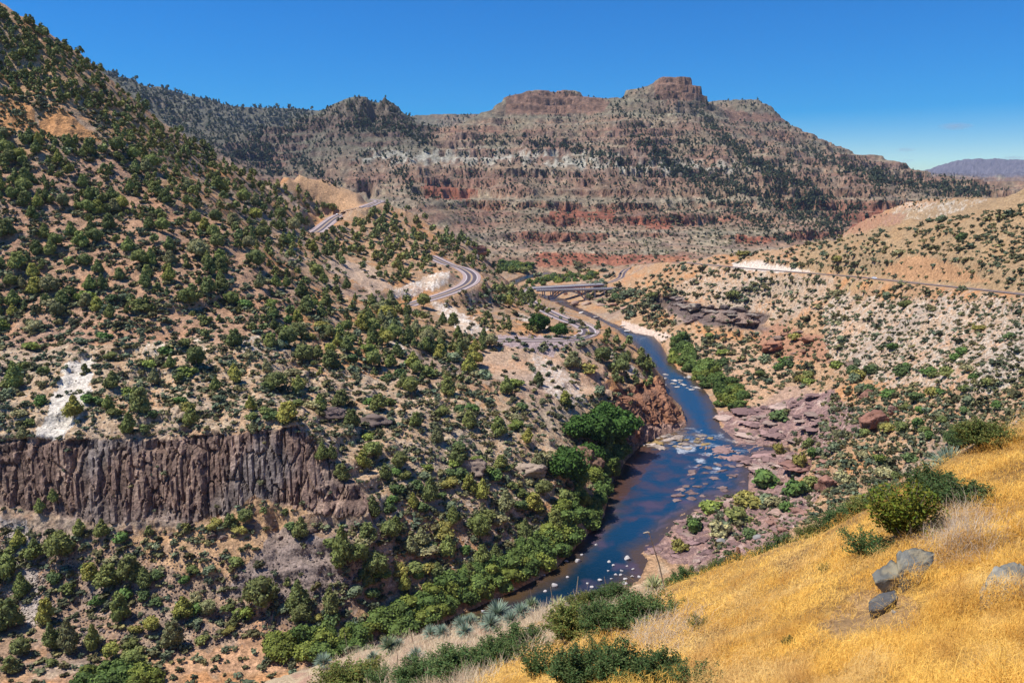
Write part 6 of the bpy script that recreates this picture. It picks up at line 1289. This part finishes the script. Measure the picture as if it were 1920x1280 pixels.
FS = [(1690, 1012, 170, 112, 'bright', 'big yellow green bush standing in front of the crest of the golden grass'), (1625, 1045, 100, 60, 'sparse', 'thin dark bush with bare twigs, left of the big yellow green bush'), (1790, 955, 110, 60, 'dark', 'dark leafy bush to the right of the big yellow green bush'), (1740, 935, 90, 60, 'dark', 'dark bush behind the big yellow green bush'),
      (1845, 838, 100, 52, 'olive', 'bright bush on the crest above the spiky sotol'), (1800, 842, 60, 40, 'dark', 'dark bush on the crest, left of the bright one'),
      (975, 1225, 90, 50, 'dark', 'dark green shrub in the middle of the shrub band, above the golden patch'), (925, 1250, 80, 50, 'dark', 'dark green shrub joining the left side of the shrub band'), (860, 1270, 110, 50, 'dark', 'wide dark shrub near the bottom edge, left part'), (785, 1285, 90, 44, 'dark', 'dark shrub at the bottom edge below the pale grass'), (655, 1300, 110, 60, 'olive', 'brownish green bush at the bottom left of the near slope'), (720, 1290, 70, 40, 'sparse', 'thin shrub between the brownish bush and the pale grass'),
      (1075, 1195, 100, 60, 'olive', 'olive shrub left of centre in the band above the golden grass'), (1130, 1190, 90, 56, 'dark', 'dark shrub in the centre of the band above the golden grass'), (1190, 1180, 100, 60, 'dark', 'broad green shrub right of centre in the band'), (1240, 1160, 80, 50, 'sparse', 'thin green shrub at the right end of the band'), (1150, 1140, 90, 40, 'dark', 'green shrub on the lip beside the yellow sotol'), (1100, 1150, 70, 36, 'olive', 'olive shrub behind the band'),
      (1010, 1275, 90, 76, 'sparse', 'sprawling green shrub at the bottom edge with tall leafy shoots'), (1085, 1290, 110, 70, 'dark', 'dark green shrub at the bottom edge, centre'), (1165, 1290, 110, 80, 'dark', 'dark leafy shrub at the bottom edge beside the golden grass'), (1235, 1290, 100, 66, 'dark', 'dark shrub at the bottom edge, right of centre'), (1300, 1295, 90, 60, 'sparse', 'thin dark shrub, last on the right along the bottom edge'), (1125, 1240, 60, 50, 'sparse', 'thin shrub in the golden grass above the bottom shrubs'), (1310, 1180, 40, 30, 'sparse', 'tiny thin shrub in the middle of the golden slope'),
      (1480, 1210, 24, 20, 'dark', 'tiny grey green plant in the golden grass below the bare soil'), (1545, 1075, 26, 24, 'sparse', 'tiny twiggy plant in the upper golden slope')]
for i, (u, v, w_, h, kd, lab) in enumerate(FS):
    x, y, z, ok = hits([u], [v]); D_ = math.hypot(y[0], z[0] - CAMZ); W_ = w_ / FPX * D_ * 1.12; H = h / FPX * D_ * 1.3
    o = empty('green_shrub', (x[0], y[0], z[0] - 0.03), i * 1.7); o.scale = (W_ / 1.0, W_ / 1.0, H); set_props(o, lab, 'shrub', 'green shrubs on the near slope'); me, ms = SHR[kd][i % 2]
    for nm, m_ in (('foliage', me), ('stems', ms)): c_ = bpy.data.objects.new(nm, m_); COL.objects.link(c_); c_.parent = o
# shrubs peeping over the crest of the golden grass (they grow on the far side of it)
CB_ = [(1262, 1104), (1285, 1092), (1310, 1082), (1340, 1072), (1375, 1062), (1405, 1050), (1440, 1040), (1470, 1028), (1500, 1018), (1530, 1004), (1565, 990), (1600, 976), (1630, 962), (1665, 940), (1705, 920), (1890, 812)]
for i, (u, v) in enumerate(CB_):
    x, y, z = PY(u, v, float(np.interp(u, [1240, 1500, 1640, 1750, 1920], [26, 22, 20, 19, 20])) * 1.22); zz_ = float(hz(x, y)[0]); H = (z - zz_) + (30 + 16 * math.sin(i * 2.1)) / FPX * y * 1.1
    o = empty('green_shrub', (x, y, zz_ - 0.05), i * 1.1); o.scale = (1.5, 1.5, max(H, 0.8)); set_props(o, 'dark green shrub peeping over the crest of the golden grass', 'shrub', 'shrubs along the back of the golden crest')
    me, ms = SHR['dark' if i % 3 else 'olive'][i % 2]
    for nm, m_ in (('foliage', me), ('stems', ms)): c_ = bpy.data.objects.new(nm, m_); COL.objects.link(c_); c_.parent = o
def sotol_arr(seed, n=170, col=(0.23, 0.30, 0.22), skirt=False):
    g = np.random.default_rng(seed); V_ = []; F_ = []; C_ = []; o = 0
    for i in range(n):
        an = g.uniform(0, 6.28); el_ = math.asin(g.uniform(-0.15 if not skirt else -0.7, 1)); L_ = g.uniform(0.8, 1.05) * 0.5; d = np.array([math.cos(an) * math.cos(el_), math.sin(an) * math.cos(el_), math.sin(el_)]); s = np.array([-math.sin(an), math.cos(an), 0])
        c = np.array(col) * g.uniform(0.7, 1.35) if el_ > -0.2 else np.array((0.55, 0.40, 0.16)) * g.uniform(0.7, 1.1)
        base = np.array([0, 0, 0.25]); w_ = 0.024
        for k, t in enumerate((0.06, 0.5, 1.0)):
            p = base + d * L_ * t + np.array([0, 0, -0.05 * t * t]); ww = (w_, w_ * 0.8, 0.002)[k]; V_ += [p - s * ww, p + s * ww]; C_ += [c, c]
        F_ += [[o, o + 1, o + 3, o + 2], [o + 2, o + 3, o + 5, o + 4]]; o += 6
    return np.array(V_), np.array(F_), np.array(C_)
SOT = [np_mesh('leaves', *sotol_arr(600 + i)) for i in range(3)] + [np_mesh('leaves', *sotol_arr(604, 190, (0.42, 0.44, 0.20), True))] + [np_mesh('leaves', *sotol_arr(605, 170, (0.20, 0.25, 0.14)))]
for me in SOT: me.materials.append(M_blade)
SO = [(933, 1166, 44, 0), (976, 1160, 34, 1), (958, 1172, 30, 2), (920, 1184, 38, 1), (881, 1178, 30, 0), (864, 1180, 28, 2), (872, 1194, 30, 1), (997, 1145, 28, 4), (1047, 1133, 32, 3), (1226, 1104, 42, 3), (828, 1194, 26, 0), (808, 1196, 28, 2), (781, 1240, 30, 1), (729, 1224, 36, 4), (607, 1252, 30, 0), (748, 1215, 20, 2), (800, 1262, 22, 0), (700, 1240, 22, 1)]
SOL = ['largest blue grey sotol on the lip of the near slope', 'blue grey sotol on the lip, right of the largest one', 'small sotol tucked between two larger ones on the lip', 'sotol in front of the largest one', 'sotol left of the largest one against the brown water', 'small sotol at the left of the pair against the brown water', 'sotol just below the pair on the lip', 'greyish sotol on the lip beneath a dead stalk', 'yellow skirted sotol on the lip against the blue water', 'yellowish sotol at the left end of the golden crest', 'sotol on the lip where the river disappears', 'pale sotol at the left end of the lip group', 'sotol standing alone in the pale grass', 'dark sotol in the pale grass near the left', 'sotol at the lower left tip of the near slope', 'small sotol behind the dark one on the left', 'small sotol in the shrubs near the bottom edge', 'small sotol left of the dark one']
for i, (u, v, w_, k) in enumerate(SO):
    x, y, z, ok = hits([u], [v]); 
    if y[0] > 60: x, y, z = [np.array([q]) for q in PY(u, v, float(np.interp(u, [600, 830, 1040, 1240], [43, 40, 36, 30])))]; z = hz(x, y)
    D_ = math.hypot(y[0], z[0] - CAMZ); s = w_ / FPX * D_ * 1.35; o = bpy.data.objects.new('sotol_plant', SOT[k]); COL.objects.link(o); o.location = (x[0], y[0], z[0] + 0.0); o.rotation_euler = (0, 0, i); o.scale = (s, s, s * 1.05); set_props(o, SOL[i], 'plant', 'sotols on the near slope')
s_mb = SOT[1]
x, y, z, ok = hits([1765], [880]); 
for (u, v, w_, lab, k) in [(1772, 888, 84, 'large spiky sotol with long pale leaves behind the golden crest', 0)]:
    x, y, z = PY(u, v, 21.0); zz_ = float(hz(x, y)[0]); s = w_ / FPX * 24; o = bpy.data.objects.new('sotol_plant', SOT[0]); COL.objects.link(o); o.location = (x, y, z - 0.1 * s); o.rotation_euler = (0.2, -0.2, 1); o.scale = (s, s, s * 1.1); set_props(o, lab, 'plant', 'sotols on the near slope')
    mb = MB(); mb.tube([(0, 0, -1.6), (0, 0, 0.25)], [0.09, 0.08], 6); t_ = mb.build('stem', M_bark, o)
M_stalk = flat('dry_stalk', (0.42, 0.34, 0.25), 0.9, 0.25, 20)
ST = [(1250, 1086, 1217, 998, 3.2, 'tall leaning dead flower stalk with a bent top at the crest, thickest of all'), (1076, 1126, 1084, 1080, 2.4, 'straight grey stalk right of the yellow skirted sotol'), (1038, 1124, 1032, 1100, 2.2, 'short stalk rising from the yellow skirted sotol'), (1139, 1108, 1133, 1081, 2.2, 'short thick stalk at the water edge, left of the crest'), (997, 1138, 995, 1108, 1.6, 'thin stalk above the greyish sotol'),
      (897, 1172, 892, 1148, 2.0, 'short leaning stalk behind the largest sotols'), (902, 1170, 903, 1152, 1.4, 'thin short stalk beside the leaning one'), (821, 1186, 821, 1162, 1.8, 'short stalk above the sotols where the river disappears'), (844, 1186, 845, 1166, 1.6, 'thin stalk over the left sotol pair'), (775, 1206, 768, 1178, 2.6, 'thick leaning stalk at the left of the river end'), (744, 1256, 744, 1214, 2.4, 'brown upright stalk by the dark sotol'), (655, 1262, 646, 1184, 1.6, 'long thin leaning stalk on the far left of the slope'), (1084, 1124, 1075, 1104, 1.3, 'thin stalk leaning left of the straight grey one'),
      (1245, 1085, 1168, 1076, 1.0, 'thin pale stem bending left over the river'), (1180, 1134, 1184, 1100, 1.0, 'thin dark twig on the lip')]
for i, (u0, v0, u1, v1, wpx, lab) in enumerate(ST):
    x, y, z, ok = hits([u0], [v0]); y0_ = y[0] if y[0] < 60 else float(np.interp(u0, [600, 830, 1040, 1250], [42, 39, 35, 28])); p = Vector(PY(u0, v0, y0_)); q = Vector(PY(u1, v1, y0_ * 0.995)); zg = float(hz(p.x, p.y)[0]); 
    r_ = wpx / FPX * y0_ * 0.5 * 0.9; b0 = Vector((p.x, p.y, min(zg, p.z) - 0.05)); d = q - b0; mb = MB(); mid_ = b0 + d * 0.5 + Vector((0.02 * d.length, 0, 0))
    mb.tube([Vector((0, 0, 0)), mid_ - b0, q - b0], [r_ * 0.9, r_, r_ * 0.5], 6); o = mb.build('flower_stalk', M_stalk); o.location = b0; set_props(o, lab, 'plant stalk', 'dead flower stalks')
    if i == 0:
        mb = MB(); mb.tube([q - b0, q - b0 + Vector((-0.05, 0, 0.02)), q - b0 + Vector((-0.22, 0, -0.02))], [r_ * 1.3, r_ * 1.2, r_ * 0.6], 6); mb.build('tip', M_stalk, o)
# a fence-post like rock stump at the crest

# ------------------------------------------------------------------ vehicles
def car(col, label, loc, rz, group=None):
    root = empty('parked_car' if 'parked' in label else 'car', loc, rz); set_props(root, label, 'car', group)
    prof = [(-2.2, 0.35), (-2.25, 0.75), (-2.1, 1.0), (-1.75, 1.05), (-1.3, 1.5), (0.35, 1.52), (1.05, 1.05), (2.05, 0.9), (2.22, 0.65), (2.2, 0.35)]
    mb = MB(); n_ = len(prof)
    for sy, ins in ((-0.88, 0), (0.88, 0)):
        for (x, z) in prof: mb.v.append(Vector((x, sy * (0.82 if z > 1.2 else 1), z)))
    for i in range(n_): mb.f.append([i, (i + 1) % n_, n_ + (i + 1) % n_, n_ + i])
    mb.f.append(list(range(n_))[::-1]); mb.f.append([n_ + k for k in range(n_)])
    m_ = flat('car_paint', col, 0.35, 0.03); mb.build('body', m_, root)
    mb = MB()
    for s_ in (-1, 1): mb.box((-0.45, s_ * 0.82, 1.24), (1.7, 0.06, 0.34))
    mb.box((0.72, 0, 1.28), (0.06, 1.35, 0.42), Matrix.Rotation(R(-50), 3, 'Y')); mb.build('windows', M_glass, root)
    for sx in (-1.35, 1.35):
        for sy in (-0.86, 0.86):
            mb = MB(); mb.tube([(sx, sy - 0.11, 0.33), (sx, sy + 0.11, 0.33)], 0.33, 14); mb.build('wheel', M_tyre, root)
    mb = MB(); mb.box((2.2, 0.6, 0.7), (0.05, 0.3, 0.14)); mb.build('headlight', M_galv, root); mb = MB(); mb.box((2.2, -0.6, 0.7), (0.05, 0.3, 0.14)); mb.build('headlight', M_galv, root)
    return root
M_glass = flat('dark_glass', (0.02, 0.025, 0.03), 0.1, 0.05); M_tyre = flat('tyre_rubber', (0.02, 0.02, 0.02), 0.9, 0.1)
def on_road(L_, u, v, off=1.9):
    pu, pv = project(L_[:, 0], L_[:, 1], L_[:, 2]); i = int(np.argmin((pu - u) ** 2 + (pv - v) ** 2)); i = min(max(i, 1), len(L_) - 2); d = L_[i + 1] - L_[i - 1]; rz = math.atan2(d[1], d[0]); return (L_[i, 0] - math.sin(rz) * off, L_[i, 1] + math.cos(rz) * off, L_[i, 2] + 0.16), rz
p, rz = on_road(RC, 1655, 523, -5.2); car((0.62, 0.64, 0.68), 'white car pulled over on the right-hand road, parked below the tan road cut', p, rz)
p, rz = on_road(RA, 634, 403, 1.8); car((0.70, 0.70, 0.70), 'white car driving on the upper left road', p, rz)
p, rz = on_road(RC, 1152, 525, 1.8); p2, rz2 = on_road(RC, 1166, 514, 1.8); car((0.03, 0.035, 0.045), 'dark car on the bend beyond the bridges', p2, rz2)
PK = [(940, 543, 0.5, (0.68, 0.68, 0.68), 'white'), (948, 545, 0.3, (0.05, 0.05, 0.06), 'black'), (957, 544, 0.6, (0.55, 0.56, 0.58), 'silver'), (966, 545.5, 0.2, (0.65, 0.66, 0.67), 'white')]
for i, (u, v, rz, c_, cn) in enumerate(PK):
    q = hit(u, v)
    if q and q[1] < 1200: car(c_, f"{cn} car parked by the left end of the bridges, {['leftmost', 'second from the left', 'third from the left', 'rightmost'][i]}", (q[0], q[1], q[2] + 0.05), rz, 'cars parked by the bridges')

# ------------------------------------------------------------------ small clouds over the far right
m = bpy.data.materials.new('cloud_vapour'); m.use_nodes = True; nt = m.node_tree; nt.nodes.clear(); L = nt.links.new
tc = nt.nodes.new('ShaderNodeTexCoord'); vl = nt.nodes.new('ShaderNodeVectorMath'); vl.operation = 'LENGTH'; L(tc.outputs['Object'], vl.inputs[0])
n_ = nt.nodes.new('ShaderNodeTexNoise'); n_.inputs['Scale'].default_value = 2.2; n_.inputs['Detail'].default_value = 4; L(tc.outputs['Object'], n_.inputs['Vector'])
m1 = nt.nodes.new('ShaderNodeMath'); m1.operation = 'MULTIPLY_ADD'; m1.inputs[1].default_value = -1.0; m1.inputs[2].default_value = 0.55; L(vl.outputs['Value'], m1.inputs[0])
m2 = nt.nodes.new('ShaderNodeMath'); m2.operation = 'MULTIPLY_ADD'; m2.inputs[1].default_value = 1.0; L(n_.outputs['Fac'], m2.inputs[0]); L(m1.outputs[0], m2.inputs[2])
m3 = nt.nodes.new('ShaderNodeMath'); m3.operation = 'MULTIPLY'; m3.inputs[1].default_value = 0.0022; m3.use_clamp = True; L(m2.outputs[0], m3.inputs[0])
m4 = nt.nodes.new('ShaderNodeMath'); m4.operation = 'MAXIMUM'; m4.inputs[1].default_value = 0; L(m3.outputs[0], m4.inputs[0])
pv_ = nt.nodes.new('ShaderNodeVolumePrincipled'); pv_.inputs['Color'].default_value = (1, 1, 1, 1); pv_.inputs['Anisotropy'].default_value = 0.3; L(m4.outputs[0], pv_.inputs['Density'])
om = nt.nodes.new('ShaderNodeOutputMaterial'); L(pv_.outputs[0], om.inputs['Volume'])
for i, (u, v, w_, h) in enumerate([(1792, 237, 66, 15), (1698, 281, 40, 9), (1702, 301, 30, 6), (1900, 296, 50, 9)]):
    x, y, z = PY(u, v, 15000); s = 15000 / FPX; me = np_mesh('cloud', CS4, CF4, None, True); o = add('cloud', me, m); o.location = (x, y, z); o.scale = (w_ / 2 * s, w_ / 2 * s * 0.8, h / 2 * s)
    set_props(o, ['small flat pale cloud, the largest, over the distant hills', 'thin cloud wisp left of and below the largest cloud', 'faintest cloud wisp, lowest in the sky', 'faint cloud strip at the right edge just above the distant hills'][i], 'cloud')
# ------------------------------------------------------------------ the air
me = np_mesh('haze', [(x, y, z) for x in (-24000, 24000) for y in (-600, 12500) for z in (-30, 1500)], [(0, 1, 3, 2), (4, 6, 7, 5), (0, 4, 5, 1), (2, 3, 7, 6), (0, 2, 6, 4), (1, 5, 7, 3)])
m = bpy.data.materials.new('thin_air'); m.use_nodes = True; nt = m.node_tree; nt.nodes.clear()
pv_ = nt.nodes.new('ShaderNodeVolumePrincipled'); pv_.inputs['Color'].default_value = (0.50, 0.66, 1.0, 1); pv_.inputs['Density'].default_value = HAZE_D; pv_.inputs['Anisotropy'].default_value = 0.0
om = nt.nodes.new('ShaderNodeOutputMaterial'); nt.links.new(pv_.outputs[0], om.inputs['Volume'])
o = add('haze', me, m); o['kind'] = 'stuff'; set_props(o, 'thin blue summer haze filling the canyon air', 'haze')
